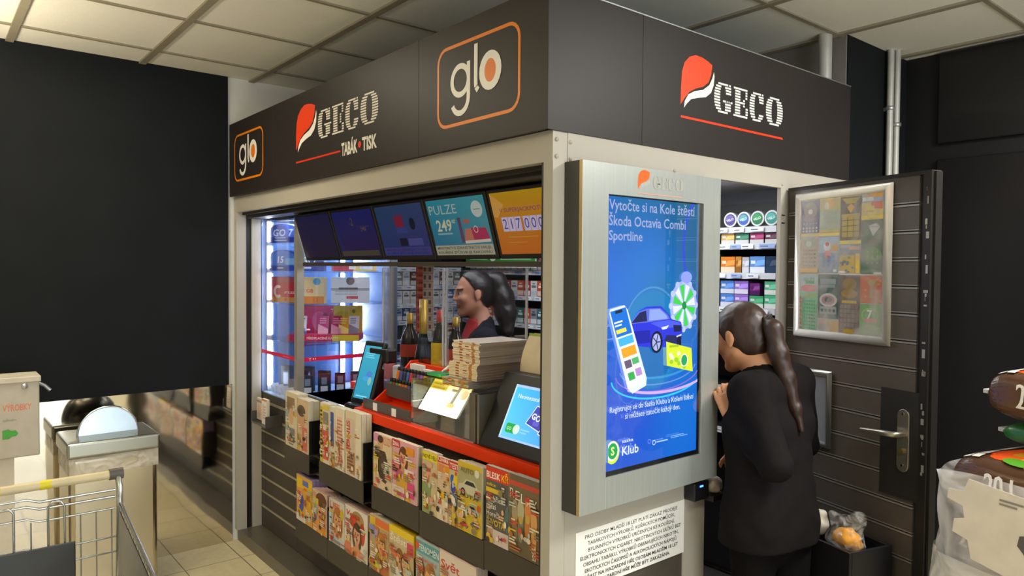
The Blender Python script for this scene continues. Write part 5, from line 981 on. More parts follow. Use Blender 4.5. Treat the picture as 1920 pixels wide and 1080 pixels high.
mag(-.66, -.43, .347, .25, .012, m_svt, 'pink and red magazine at the right end of the lower row', copies=3, clab='%s copy behind the pink and red magazine', topc='#c4b4aa')

# ================================================================ the open kiosk door (local: X along the leaf, -Y towards the shop)
DH = Vector((0.012, 1.325, 0)); DA = math.atan2(-.279, .9603)
def dpt(u, off, z): return (DH.x+.9603*u-.279*off, DH.y-.279*u-.9603*off, z)
Dr = thing('kiosk_door', 'open black slatted kiosk door with a steel lever handle', 'door', DH, DA)
B().box(0, .0, .02, .632, .04, 1.985).obj('leaf', M('door_black', '#1f1d1b', .45), Dr, bevel=.002)
B().box(.606, -.012, .02, .634, 0, 1.985).box(0, -.012, 1.972, .606, 0, 1.985).box(.634, .0, .02, .642, .03, 1.98).obj('edge_profile', M('door_edge', '#2b2825', .4, .4), Dr)
dz = [1.872-.0935*k for k in range(20)]
s = B(); prev = 1.972
for z in dz+[.02]: s.box(.004, -.008, z+.012 if z > .03 else .02, .588, 0, prev); prev = z-.004
sl = s.obj('slat_panel', M('door_slat', '#4d463f', .42), Dr)
s = B()
for z in dz: s.box(.004, -.0095, z-.002, .588, -.001, z+.004).box(.004, -.0095, z+.009, .588, -.001, z+.0125)
s.obj('slat_rails', M('door_rail', '#a09b92', .35, .6), sl)
B().box(.457, -.0105, .874, .606, 0, 1.241).box(.457, -.012, .868, .606, -.008, .876).obj('lock_panel', M('lock_panel', '#211f1d', .5), Dr)
w = B()
for k in range(26):
    z = RND.uniform(.95, 1.95); w.box(.612+RND.uniform(0, .010), -.0127, z, .618+RND.uniform(.0, .012), -.012, z+RND.uniform(.004, .03))
w.obj('worn_paint', M('bare_metal', '#a8a29a', .4, .5), Dr)
h = B(); pr = [(.529, .985), (.529, 1.155)]+[(.552+.023*math.cos(PI-k*PI/8), 1.155+.023*math.sin(k*PI/8)) for k in range(1, 9)]+[(.575, .985)]+[(.552+.023*math.cos(-k*PI/8), .985-.023*math.sin(k*PI/8)) for k in range(1, 8)]
h.prism(pr, 1, -.018, -.0105); pl = h.obj('handle_plate', M('satin_steel', '#a9a394', .32, .85), Dr, bevel=.002)
B().tube([(.552, -.018, 1.093), (.552, -.05, 1.093), (.545, -.058, 1.0925), (.50, -.06, 1.09), (.415, -.056, 1.083)], [.010, .010, .0105, .010, .008], 14).obj('lever', M('satin_steel', '#a9a394', .32, .85), pl)
B().tube([(.552, -.0185, 1.035), (.552, -.027, 1.035)], .009, 14).obj('lock_cylinder', M('brass', '#a08a4a', .35, .8), pl); B().tube([(.552, -.0185, .985), (.552, -.0205, .985)], .004, 10).tube([(.552, -.0185, 1.162), (.552, -.0205, 1.162)], .004, 10).obj('screw', chrome, pl)
def snap(u0, z0, u1, z1, fw_, label, backc):
    t = thing('snap_frame', label, 'frame', dpt(u0, .0102, z0), DA); W, H = u1-u0, z1-z0
    B().box(.01, -.006, .01, W-.01, -.001, H-.01).obj('back', backc, t)
    def bar(a, b, c, d): # rounded profile, mitred
        n = 7; vs = []
        for i in range(n):
            k = i/(n-1); y = -.004-.014*math.sin(PI*min(max(k, .0), 1))**.6
            vs.append((a[0]+(d[0]-a[0])*k, y, a[1]+(d[1]-a[1])*k)); vs.append((b[0]+(c[0]-b[0])*k, y, b[1]+(c[1]-b[1])*k))
        return B().add(vs, [(2*i, 2*i+1, 2*i+3, 2*i+2) for i in range(n-1)]+[tuple(range(0, 2*n, 2)), tuple(range(1, 2*n, 2))], 0, True)
    O = [(0, 0), (W, 0), (W, H), (0, H)]; I = [(fw_, fw_), (W-fw_, fw_), (W-fw_, H-fw_), (fw_, H-fw_)]
    for i in range(4):
        j = (i+1) % 4; bar(O[i], O[j], I[j], I[i]).obj('frame_bar', alu if backc is not white else M('white_alu', '#d6d3cb', .3, .35), t)
    return t, W, H
t, W, H = snap(.046, 1.386, .493, 1.958, .034, 'white snap frame full of scratch tickets on the open door', white)
B().box(.03, -.0105, .03, W-.03, -.0102, H-.03).obj('cover_sheet', FILM('cover_reflection_haze', .19, (.62, .6, .55), .25, 0), t)  # grey haze in the sheet's colour stands in for reflections on it
snap(.012, .966, .243, 1.264, .024, 'smaller empty silver snap frame lower on the open door', M('frame_grey_back', '#7d7f84', .4))
def ticket(u0, z0, u1, z1, label, fn):
    w_, h_ = u1-u0-.001, z1-z0-.001; t = thing('scratch_ticket', label, 'ticket', dpt(u0, .0172, z0), DA, 'scratch tickets in the snap frame')
    B().box(0, -.0004, 0, w_, 0, h_).obj('card', white, t); a = Art(w_, h_); fn(a); a.obj('ticket_print', GLOSSY, t, (0, -.0003, 0)); return t
def dots(a, x, y, w, h, nx, ny, c, r=.0035):
    for i in range(nx):
        for j in range(ny): a.ell(x+w*(i+.5)/nx, y+h*(j+.5)/ny, r, r*.9, c, 8)
def k1(a): a.bg('#5a4a70'); a.rect(0, a.h-.01, a.w, .01, '#8a7a3a'); a.ell(a.w*.5, a.h*.66, .034, .032, '#8a7658'); a.ell(a.w*.5, a.h*.62, .012, .010, '#c8c0c0'); a.ell(a.w*.45, a.h*.42, .03, .012, '#8a5a68'); dots(a, .006, .028, a.w-.012, .02, 5, 1, '#b8acc0'); dots(a, .004, .002, a.w-.008, .024, 5, 2, '#cfc4cc', .005)
def k2(a): a.bg('#a8b49a'); a.rect(0, a.h-.012, a.w, .012, '#e0c820'); a.rect(0, a.h*.62, a.w, a.h*.3, '#c4b468'); a.ell(a.w*.5, a.h*.8, .022, .016, '#e0a838'); a.ell(a.w*.35, a.h*.74, .012, .014, '#e4dcb8'); dots(a, .01, .03, a.w-.02, .05, 4, 3, '#98a890'); a.rect(0, 0, a.w, .012, '#c8b058')
def k3(a): a.bg('#6a5a44'); a.rect(0, a.h-.008, a.w, .008, '#e0c820'); a.poly([(.006, a.h-.014), (a.w-.006, a.h-.014), (a.w*.7, a.h-.034), (a.w*.3, a.h-.034)], '#b8a038'); a.poly([(a.w*.5, a.h*.58), (a.w*.68, a.h*.72), (a.w*.5, a.h*.80), (a.w*.32, a.h*.72)], '#d8a428'); a.rect(.006, a.h*.50, a.w-.012, .012, '#c8b040'); [a.rect(.008+.027*i, .012+.021*j, .024, .018, '#b8a02c') for i in range(3) for j in range(4)]
def k4(a): a.bg('#d8c480'); a.rect(0, a.h*.62, a.w, a.h*.3, '#a8aec0'); a.rect(a.w*.2, a.h*.82, a.w*.75, .016, '#e8a428'); a.rect(a.w*.05, a.h*.68, a.w*.5, .014, '#dfe4ec'); a.rect(a.w*.45, a.h*.5, a.w*.5, .014, '#d87a68', ); a.rect(a.w*.6, a.h*.38, a.w*.35, .012, '#d87a68'); a.rect(0, 0, a.w, .014, '#f0d018'); dots(a, .006, .02, a.w*.5, .02, 4, 1, '#c8a868')
def k5(a): a.bg('#b8a68a'); a.rect(0, a.h-.010, a.w, .010, '#f0d018'); a.ell(a.w*.5, a.h*.78, .032, .022, '#9aa088'); a.ell(a.w*.45, a.h*.74, .014, .012, '#c8c4b0'); dots(a, .008, .02, a.w-.016, a.h*.5, 5, 5, '#9c8a70', .004); a.rect(0, 0, a.w, .016, '#c8a878')
def k6(a): a.bg('#7a94b8'); a.rect(0, a.h-.012, a.w, .012, '#f4d818'); a.rect(0, a.h*.5, a.w, a.h*.4, '#a8b8c8'); a.ell(a.w*.42, a.h*.66, .016, .018, '#dfe2e6'); a.ell(a.w*.42, a.h*.72, .010, .008, '#c84a48'); a.ell(a.w*.78, a.h*.62, .016, .014, '#e0a030'); a.ell(a.w*.45, a.h*.46, .016, .016, '#cf8a80'); dots(a, .01, .02, a.w-.02, .05, 3, 3, '#5a78a8', .006); a.rect(a.w*.75, .004, .016, .010, '#e4e4e0')
def k7(a): a.bg('#8a92a8'); a.rect(0, a.h-.012, a.w, .012, '#f4d818'); a.rect(.004, a.h*.78, a.w*.5, .012, '#b8b8c4'); a.rect(a.w*.45, a.h*.72, a.w*.5, .012, '#e0b088'); a.rect(0, 0, a.w*.74, a.h*.56, '#c8a838'); [a.rect(RND.uniform(.0, .06), RND.uniform(0, .055), .010, .008, '#6a7498') for _ in range(12)]; a.rect(a.w*.78, 0, a.w*.2, a.h*.6, '#e4c020'); a.rect(0, 0, .03, .008, '#e6e2d8')
def k8(a): a.bg('#4a6a54'); a.poly([(a.w*.32, a.h*.90), (a.w*.68, a.h*.94), (a.w*.86, a.h*.87), (a.w*.55, a.h*.70)], '#d0ccd0'); a.line([(a.w*.32, a.h*.88), (a.w*.86, a.h*.87)], .002, '#9a8a98'); a.rect(a.w*.3, a.h*.56, a.w*.45, .018, '#6a5a34'); a.ell(a.w*.55, a.h*.36, .036, .028, '#5a8a48'); dots(a, .02, a.h*.30, .06, .03, 3, 2, '#8aa87a', .004); dots(a, .02, .03, .06, .04, 3, 2, '#8a9a90', .004); a.rect(a.w*.62, .0, a.w*.35, .007, '#d8dcd4')
def k9(a): a.bg('#8fb49a'); a.rect(0, a.h*.72, a.w, a.h*.28, '#a8b8b8'); a.text('100× VÍCE', a.w/2, a.h*.87, .016, '#2c8a54', a.w*.6, 'c', .02); a.rect(a.w*.3, a.h*.83, a.w*.5, .012, '#3a9a60'); a.ell(a.w*.5, a.h*.75, .042, .014, '#cf7a78'); a.rect(0, 0, a.w, a.h*.66, '#78b488'); a.rect(a.w*.2, a.h*.6, a.w*.75, .012, '#98a858'); dots(a, a.w*.22, .004, a.w*.74, a.h*.54, 5, 9, '#5a9a70', .0035); dots(a, .002, .004, .016, a.h*.6, 1, 8, '#b86a60', .006)
def k10(a): a.bg('#37544c'); a.rect(a.w*.1, a.h*.78, a.w*.75, .02, '#8a9494'); a.rect(a.w*.12, a.h*.70, a.w*.7, .012, '#7c8888'); a.ell(a.w*.5, a.h*.42, .042, .026, '#bcb8b4', 28); a.ell(a.w*.5, a.h*.42, .032, .018, '#a07a78', 28); a.ell(a.w*.5, a.h*.43, .018, .010, '#4a5a58'); a.rrect(a.w*.1, a.h*.10, a.w*.8, .030, .003, '#8f9896'); dots(a, a.w*.12, a.h*.10, a.w*.76, .03, 4, 1, '#3c4a48', .007)
def k11(a): a.bg('#a8b0b4'); a.rect(a.w*.42, 0, a.w*.58, a.h*.9, '#c8a04c'); a.ell(a.w*.22, a.h*.4, .018, .02, '#8a8a84'); a.ell(a.w*.24, a.h*.8, .02, .010, '#d08a7a')
def k12(a): a.bg('#6a5c56'); a.ell(a.w*.5, a.h*.85, .032, .022, '#8a7040'); a.ell(a.w*.5, a.h*.69, .038, .016, '#947844'); a.rect(a.w*.15, a.h*.53, a.w*.7, .010, '#b89c34'); [a.rect(.006+.0175*i, .030+.017*j, .014, .013, '#80726c') for i in range(5) for j in range(5)]; a.rect(a.w*.25, .006, a.w*.5, .016, '#a88a34')
def k13(a): a.bg('#b85c34'); [a.rect(RND.uniform(0, .08), RND.uniform(0, .09), .012, .008, '#d07848') for _ in range(10)]; a.poly([(.03, .08), (.07, .088), (.066, .072), (.054, .066), (.056, .02), (.04, .02), (.044, .062), (.034, .07)], '#a08444')
def k14(a): a.bg('#5a9a48'); a.text('7', a.w*.46, a.h*.56, .032, '#d4d8dc', al='c', bold=.03); a.arc(a.w*.48, a.h*.66, .034, .024, .004, '#9ab85a'); a.rect(a.w*.2, a.h*.44, a.w*.6, .014, '#c87a78'); a.rect(a.w*.3, a.h*.32, a.w*.4, .006, '#a88a5a'); dots(a, .012, .01, a.w-.024, .03, 5, 2, '#6aa85a', .004)
TK = [(.080, 1.796, .173, 1.933, 'violet ticket with a brown eye shape, top left', k1), (.173, 1.796, .272, 1.933, 'pale green ticket with yellow top, first row', k2), (.272, 1.763, .366, 1.933, 'long brown and gold ticket with golden squares', k3), (.366, 1.834, .459, 1.933, 'short yellow and red ticket at the top right', k4),
      (.080, 1.641, .171, 1.795, 'beige ticket with rows of dots under the violet one', k5), (.171, 1.641, .269, 1.795, 'light blue ticket with a snowman shape', k6), (.269, 1.641, .367, 1.762, 'grey ticket with a yellow and blue maze', k7), (.367, 1.638, .459, 1.833, 'long dark green ticket with a diamond', k8),
      (.080, 1.412, .171, 1.637, 'long pale green ticket with red side dots', k9), (.171, 1.466, .272, 1.637, 'dark green ticket with an oval roulette wheel', k10), (.171, 1.412, .272, 1.465, 'small blue and orange ticket at the bottom', k11), (.272, 1.412, .367, 1.635, 'long brown ticket with a grid of small boxes', k12), (.367, 1.533, .459, 1.635, 'orange red ticket with a golden seven', k13), (.367, 1.412, .459, 1.532, 'green ticket with a silver seven at the bottom right', k14)]
for u0, z0, u1, z1, l, f in TK: ticket(u0, z0, u1, z1, l, f)

# little black device with a blue light under the tall screen
t = thing('wall_device', 'small black device with a blue light under the tall screen', 'device', (.003, .66, .83), PI/2)
B().box(0, -.045, 0, .085, 0, .066).obj('case', black, t, bevel=.004); B().box(.03, -.0462, .048, .048, -.044, .054).obj('indicator_light', M('blue_led', '#2a5cff', .4, emit=8), t)
q = SDF((-.06, -.06, -.06), (.06, .06, .06), .004); q.ell((0, 0, 0), (.022, .035, .025)).ell((0, .01, -.015), (.02, .03, .018)); q.ripple(.006, 90, 3)
o = q.obj('crumpled_wrapper', M('clear_wrapper', '#b8a89c', .2)); o.location = (.035, .79, .872); tag(o, 'crumpled pinkish wrapper beside the small black device', 'wrapper')
tag(B().box(.001, .755, .815, .06, .83, .835).obj('small_ledge', black), 'small black ledge at the door jamb carrying the wrapper', 'ledge')

# black waste box with plastic bags, standing in front of the door
t = thing('waste_box', 'black open waste box standing at the foot of the open door', 'bin', dpt(.19, .235, 0), DA)
W, D, H = .345, .20, .705
B().box(0, 0, .0, W, .012, H).box(0, D-.012, 0, W, D, H).box(0, .012, 0, .012, D-.012, H).box(W-.012, .012, 0, W, D-.012, H).box(.012, .012, 0, W-.012, D-.012, .012).obj('walls', M('black_box', '#17161a', .4), t, bevel=.002)
q = SDF((-.12, -.12, -.12), (.12, .12, .16), .005); q.ell((0, 0, -.03), (.065, .05, .055)).ell((.015, 0, .02), (.045, .035, .04)).cap((-.01, 0, .03), (-.06, .01, .05), .025, .012).cap((.02, 0, .03), (.045, .01, .055), .02, .026); q.ripple(.008, 60, 5)
o = q.obj('plastic_bag', FILM('clear_bag', .16, (.85, .83, .8), .15, .8, 22)); o.location = dpt(.44, .15, .735); tag(o, 'clear crumpled plastic bag with orange contents on the waste box', 'bag')
q = SDF((-.08, -.08, -.08), (.08, .08, .08), .005); q.ell((0, 0, 0), (.045, .035, .04)).ell((.02, .01, -.02), (.03, .03, .03)); q.ripple(.006, 70, 6); k = q.obj('contents', M('orange_peel', '#e8a038', .5)); k.parent = o; k.location = (.01, -.01, -.015); k.scale = (1, 1, .9)
q = SDF((-.1, -.1, -.1), (.1, .1, .12), .005); q.ell((0, 0, 0), (.04, .035, .045)).cap((0, 0, .02), (.02, .0, .04), .025, .012); q.ripple(.010, 60, 9)
o = q.obj('paper_bag', M('white_bag', '#d8d2c4', .5)); o.location = dpt(.335, .17, .735); tag(o, 'crumpled white paper bag at the left side of the waste box', 'bag')

# ================================================================ wrapped pallet of potting soil at the right
PO = Vector((.775, .735, 0)); PA = -.30
def pp(u, v, z): return (PO.x+u*math.cos(PA)-v*math.sin(PA), PO.y+u*math.sin(PA)+v*math.cos(PA), z)
def soil(name, label, loc, rz, w, d, t_, art=None, base='#4a3220', grp='bags of potting soil', tilt=0, end=True):
    t = thing(name, label, 'bag', loc, rz, grp); t.rotation_euler = (0, tilt, rz)
    def sec(u, th, off=0):
        e = max(0, 1-abs(2*u-1)**12)**.5; e2 = .88+.12*e; c, s = math.cos(th), math.sin(th)
        cy = math.copysign(abs(c)**.38, c)*e2; cz = math.copysign(abs(s)**.5, s)*(.06+.94*e)
        wob = 1+.03*math.sin(11*u+3*th)+.02*math.sin(23*u-5*th)
        return ((u-.5)*w, cy*(d/2)*(1+.006*wob)+math.copysign(off, c), t_/2+cz*(t_/2)*wob+(off if s > -.3 else 0))
    B().grid(lambda u, q: sec(u, 2*PI*q), 40, 40).obj('sack', M('soil_bag_'+base, base, .28, spec=.5), t)
    if end: B().box(-w/2-.02, -d*.42, t_/2-.006, -w/2+.012, d*.42, t_/2+.006).obj('seam', M('bag_seam', '#c9c7c2', .35), t, bevel=.002)
    if art:
        a = Art(w*.94, 1.0); art(a); a.maxedge = .028
        a.obj('bag_print', VC('bag_print', .22), t, None, None, warp=lambda x, q, o: sec(.03+.94*x/a.w, 1.18*PI-q*1.10*PI, o*.5+.0012))
    return t
def a_flow(a):
    W = a.w; a.rect(0, 0, W, 1, '#4a3222'); a.rect(0, .0, W, .28, '#5a3d24')
    a.poly([(W*.25, .36), (W, .32), (W, 1), (W*.55, 1)], '#2c8a34'); a.poly([(W*.4, .6), (W, .56), (W, .76), (W*.5, .8)], '#8cc06a'); a.rect(W*.3, .30, W*.7, .06, '#3a7a2c')
    for x, y, r, c in ((.16, .56, .075, '#e8541c'), (.30, .50, .08, '#f0904a'), (.42, .64, .06, '#e8641c'), (.36, .74, .06, '#f08a3c'), (.55, .50, .06, '#f0c41c'), (.26, .80, .06, '#e85a1c'), (.80, .45, .07, '#f4d418'), (.66, .82, .06, '#e86a28')):
        for k in range(6): a.ell(W*x+r*.55*math.cos(k*1.047), y+r*1.0*math.sin(k*1.047), r*.5, r*.8, c, 10)
        a.ell(W*x, y, r*.3, r*.45, '#c89018', 8)
    for x, y in ((.2, .44), (.44, .55), (.5, .72), (.12, .72)): a.ell(W*x, y, .04, .05, '#4f8f24', 10, .5)
    for i in range(6):
        for j in range(2): a.rect(.006+.026*j, .40+.095*i, .022, .08, '#d6d2c8')
    a.text('20 l', W*.12, .10, .13, '#e6e0d4', .075, bold=.03); a.rect(W*.55, .08, .05, .03, '#c8d020'); a.rect(W*.55, .14, .05, .03, '#c8d020'); a.line([(W*.3, .33), (W, .36)], .012, '#d8d8c8'); a.rect(W*.72, .58, W*.2, .07, '#e4e8e0')
n = 0
for L in range(7):
    z = .14+.122*L
    for j in range(2):
        soil('soil_bag', '%s soil bag inside the film wrapped stack, %s layer from the floor' % (('left', 'right')[j], ORD[L]), pp(.225+.43*j, .25, z), PA, .415, .44, .117, (a_flow if L >= 5 else None), ['#4a3220', '#5a5638', '#4f4a2c'][L % 3], 'soil bags inside the film', end=False)
soil('soil_bag', 'flower printed soil bag lying directly on top of the wrapped stack', pp(.43, .25, 1.0), PA, .79, .455, .162, a_flow)
soil('soil_bag', 'green edged soil bag squeezed under the topmost bag', pp(.40, .36, 1.172), PA-.03, .66, .36, .062, None, '#2c6a2c')
soil('soil_bag', 'topmost brown soil bag marked 20 l', pp(.37, .36, 1.240), PA+.02, .66, .40, .14, a_flow)
def wrap(u, v):
    th = 2*PI*u; c, s = math.cos(th), math.sin(th); z = .124+.986*v
    x = .435+(.455+.010*math.sin(9*z+4*th)+.007*math.sin(31*z+9*th))*math.copysign(abs(c)**.32, c); y = .25+(.262+.007*math.sin(13*z-5*th)+.004*math.sin(40*z+7*th))*math.copysign(abs(s)**.32, s)
    return (x, y, z+.012*math.sin(3*th)*(v > .99))
o = B().grid(wrap, 120, 60).obj('stretch_film', FILM('stretch_film', .56, (.95, .93, .92), .22, .7, 7)); o.location = PO; o.rotation_euler = (0, 0, PA); tag(o, 'cloudy stretch film wrapped around the stack of soil bags', 'film')
def wrap2(u, v): p = wrap(u, v*.77); k = 1.02+.012*math.sin(17*u*PI); return ((p[0]-.435)*k+.435, (p[1]-.25)*(k+.02)+.25, p[2]-.006+.006*math.sin(20*u))
o = B().grid(wrap2, 100, 40).obj('stretch_film', FILM('stretch_film_outer', .58, (.92, .89, .80), .25, .8, 5)); o.location = PO; o.rotation_euler = (0, 0, PA); tag(o, 'second layer of wrinkled stretch film around the lower part of the stack', 'film')
q = tag(B().prism([(.15, 1.115), (.135, 1.08), (.095, 1.075), (.092, 1.05), (.135, 1.04), (.14, 1.01), (.112, 1.0), (.108, .965), (.15, .955), (.16, .91), (.45, .87), (.47, 1.09)], 1, -.0435, -.0425).obj('delivery_paper', M('delivery_paper', '#d8cfbf', .6), None, PO, PA), 'torn white delivery paper stuck to the film of the stack', 'paper')
a = Art(.36, .30); a.poly([(.17, .14), (.20, .15), (.215, .13), (.195, .12), (.215, .07), (.20, .06), (.18, .10), (.165, .115)], '#5a5650'); a.bars(.12, .20, .06, .02, 2, '#8a8478'); a.bars(.20, .18, .06, .02, 2, '#8a8478'); a.rect(.17, .02, .03, .006, '#8a8a78')
a.obj('paper_print', PAPER, q, (.11, -.0437, .87))
t = thing('wooden_pallet', 'wooden pallet under the wrapped soil bags', 'pallet', PO, PA)
for i in range(5): B().box(-.01, .0+.11*i, .10, .88, .08+.11*i, .12).obj('deck_board', M('pallet_wood', '#9c7c50', .7, var=.15, scale=8), t)
for y in (.0, .215, .43): B().box(-.01, y, 0, .88, y+.09, .10).obj('runner', M('pallet_wood', '#9c7c50', .7, var=.15, scale=8), t)

# ================================================================ left side: litter bin, white collection box, shopping trolley
t = thing('litter_bin', 'polished steel litter bin with a half round lid', 'bin', (-2.55, -.705, 0))
pol = M('polished_bin_steel', '#c2bba9', .16, 1.0, .03, 4, bump=.10, bscale=3)
B().box(-.17, -.195, .03, .17, .195, .725).obj('body', pol, t, bevel=.025, seg=4); B().box(-.165, -.19, 0, .165, .19, .03).obj('foot', black, t)
B().box(-.18, -.205, .725, .18, .205, .80).obj('lid', M('lid_steel', '#a7aaa4', .25, .95, .03), t, bevel=.012, seg=3)
B().box(-.17, -.196, .64, .172, .196, .725).obj('liner_edge', FILM('bag_rim', .5, (.75, .7, .6), .3), t)
B().lathe([(.135*math.cos(k*PI/24), .135*math.sin(k*PI/24)) for k in range(13)], 24, (0, 0, 0), 0, PI/2, 3*PI/2).obj('dome', M('dome_dark_steel', '#4a4844', .25, .9), t, (.0, .0, .795))
fl = [(.132*math.cos(k*PI/24), .132*math.sin(k*PI/24)) for k in range(25)]
B().prism(fl, 0, -.004, .004).obj('push_flap', M('flap_steel', '#b4c2cc', .28, .9, .03), t, (.012, 0, .797), (0, -.12, 0))
B().tube([(.0, .136*math.cos(k*PI/24), .136*math.sin(k*PI/24)) for k in range(25)], .005, 8).obj('flap_rim', chrome, t, (.005, 0, .797))
t = thing('collection_box', 'white collection box for used products on a slim column', 'box', (-2.43, -1.19, 0))
B().box(-.08, -.22, .775, .08, .172, 1.13).obj('body', M('box_white', '#b9b2a6', .5), t, bevel=.006); B().box(-.088, -.226, 1.115, .088, .178, 1.142).obj('lid', M('box_lid', '#c6bfb0', .5), t, bevel=.004)
B().box(-.06, -.22, .0, .06, .075, .775).obj('column', M('box_column', '#cfc8ba', .5), t); B().lathe([(.014, 0), (.012, .008), (0, .010)], 14).obj('lock', alu, t, (.08, .115, 1.098), (0, PI/2, 0)); B().tube([(.0, .172, 1.10), (.01, .20, 1.085), (.015, .222, 1.06)], .008, 8).obj('latch', alu, t)
a = Art(.39, .33); a.text('VÝROBKY', .252, .205, .030, '#dd7a52', .108, bold=.01); a.text('zpětného', .252, .160, .012, '#7a9a6a', .05, bold=0); a.poly([(.25, .08), (.275, .08), (.285, .09), (.302, .09), (.309, .103), (.30, .117), (.284, .116), (.272, .124), (.25, .12)], '#4aa03a')
a.obj('box_print', SIGN, t, (.0803, -.22, .785), PI/2)

T = thing('shopping_trolley', 'wire shopping trolley with a cream push handle', 'trolley', (-.85, -1.268, 0))
wire = M('trolley_wire', '#b9bcba', .25, .9); dpl = M('trolley_dark_plastic', '#3a3c3e', .5)
B().tube([(0, .265, 1.02), (0, -.265, 1.02)], .013, 16).obj('handle', M('cream_handle', '#cfc09a', .45), T)
a = B()
for y in (.16, .01, -.14): a.lathe([(.0134, -.012), (.0134, .012)], 16, (0, 0, 0))
for y in (.10, -.02, -.18): B().tube([(0, y+.014, 1.02), (0, y-.014, 1.02)], .0135, 16).obj('handle_mark', M('handle_yellow', '#d8c820', .45), T)
for s in (1, -1):
    B().tube([(0, s*.262, 1.02), (0, s*.30, 1.02)], .0165, 14).obj('handle_cap', M('cap_grey', '#4f4a46', .5), T)
    B().tube([(.0, s*.285, 1.02), (.03, s*.285, .985), (.04, s*.283, .93), (.045, s*.28, .85), (.05, s*.27, .25)], .009, 10).obj('upright', wire, T)
def wires(): return B()
g = wires()   # rear gate below the handle
for z in (.985, .965, .93, .845, .80): g.tube([(.045, -.27, z), (.045, -.05, z), (.045, -.02, z+.012), (.045, .05, z+.012), (.045, .08, z), (.045, .27, z)], .003 if z < .95 else .004, 6)
for i in range(14): y = -.26+.04*i; g.tube([(.045, y, .93), (.045, y, .56)], .002, 6)
g.obj('rear_gate', wire, T)
for y in (.0, .12, -.12): wires().tube([(.05, y-.02, .845), (.05, y-.02, .965), (.05, y-.01, .98), (.05, y+.01, .98), (.05, y+.02, .965), (.05, y+.02, .845)], .003, 6).obj('seat_loop', wire, T)
B().box(.055, -.24, .60, .062, .165, .86).obj('child_seat_flap', dpl, T, bevel=.004)
for s in (1, -1):
    g = wires(); x1 = .95; dy = .06
    g.tube([(.03, s*.285, .94), (x1, s*(.285-dy), .90)], .006, 8)
    for k in range(1, 7): z = .94-.07*k; g.tube([(.05, s*.28, z-.02), (x1-.03, s*(.28-dy), z-.02)], .0025, 6)
    for k in range(22): u = k/21; g.tube([(.05+.9*u, s*(.283-dy*u), .935-.035*u), (.06+.86*u, s*(.26-dy*u), .48)], .002, 6)
    g.obj('side_basket', wire, T)
    pn = B()
    pn.add([(.06, s*.279, .925), (.93, s*.221, .89), (.91, s*.215, .60), (.08, s*.268, .60)], [(0, 1, 2, 3)]); pn.add([(.06, s*.277, .925), (.93, s*.219, .89), (.91, s*.213, .60), (.08, s*.266, .60)], [(3, 2, 1, 0)])
    pn.obj('side_panel', M('trolley_panel', '#8f9294', .35, .7), T)
g = wires()
for k in range(12): y = -.22+.04*k; g.tube([(.95, y, .89), (.92, y*.95, .46), (.1, y*1.1, .48)], .002, 6)
g.tube([(.95, -.225, .90), (.95, .225, .90)], .005, 8); g.obj('front_basket', wire, T)
for s in (1, -1):
    B().tube([(.05, s*.27, .25), (.1, s*.26, .14), (.9, s*.2, .14)], .011, 10).obj('chassis_tube', wire, T)
    for x in (.12, .86):
        k = B().tube([(x, s*.23-.012, .06), (x, s*.23+.012, .06)], .058, 20).obj('wheel', dpl, T); B().box(x-.015, s*.23-.018, .06, x+.015, s*.23+.018, .135).obj('wheel_fork', wire, k)

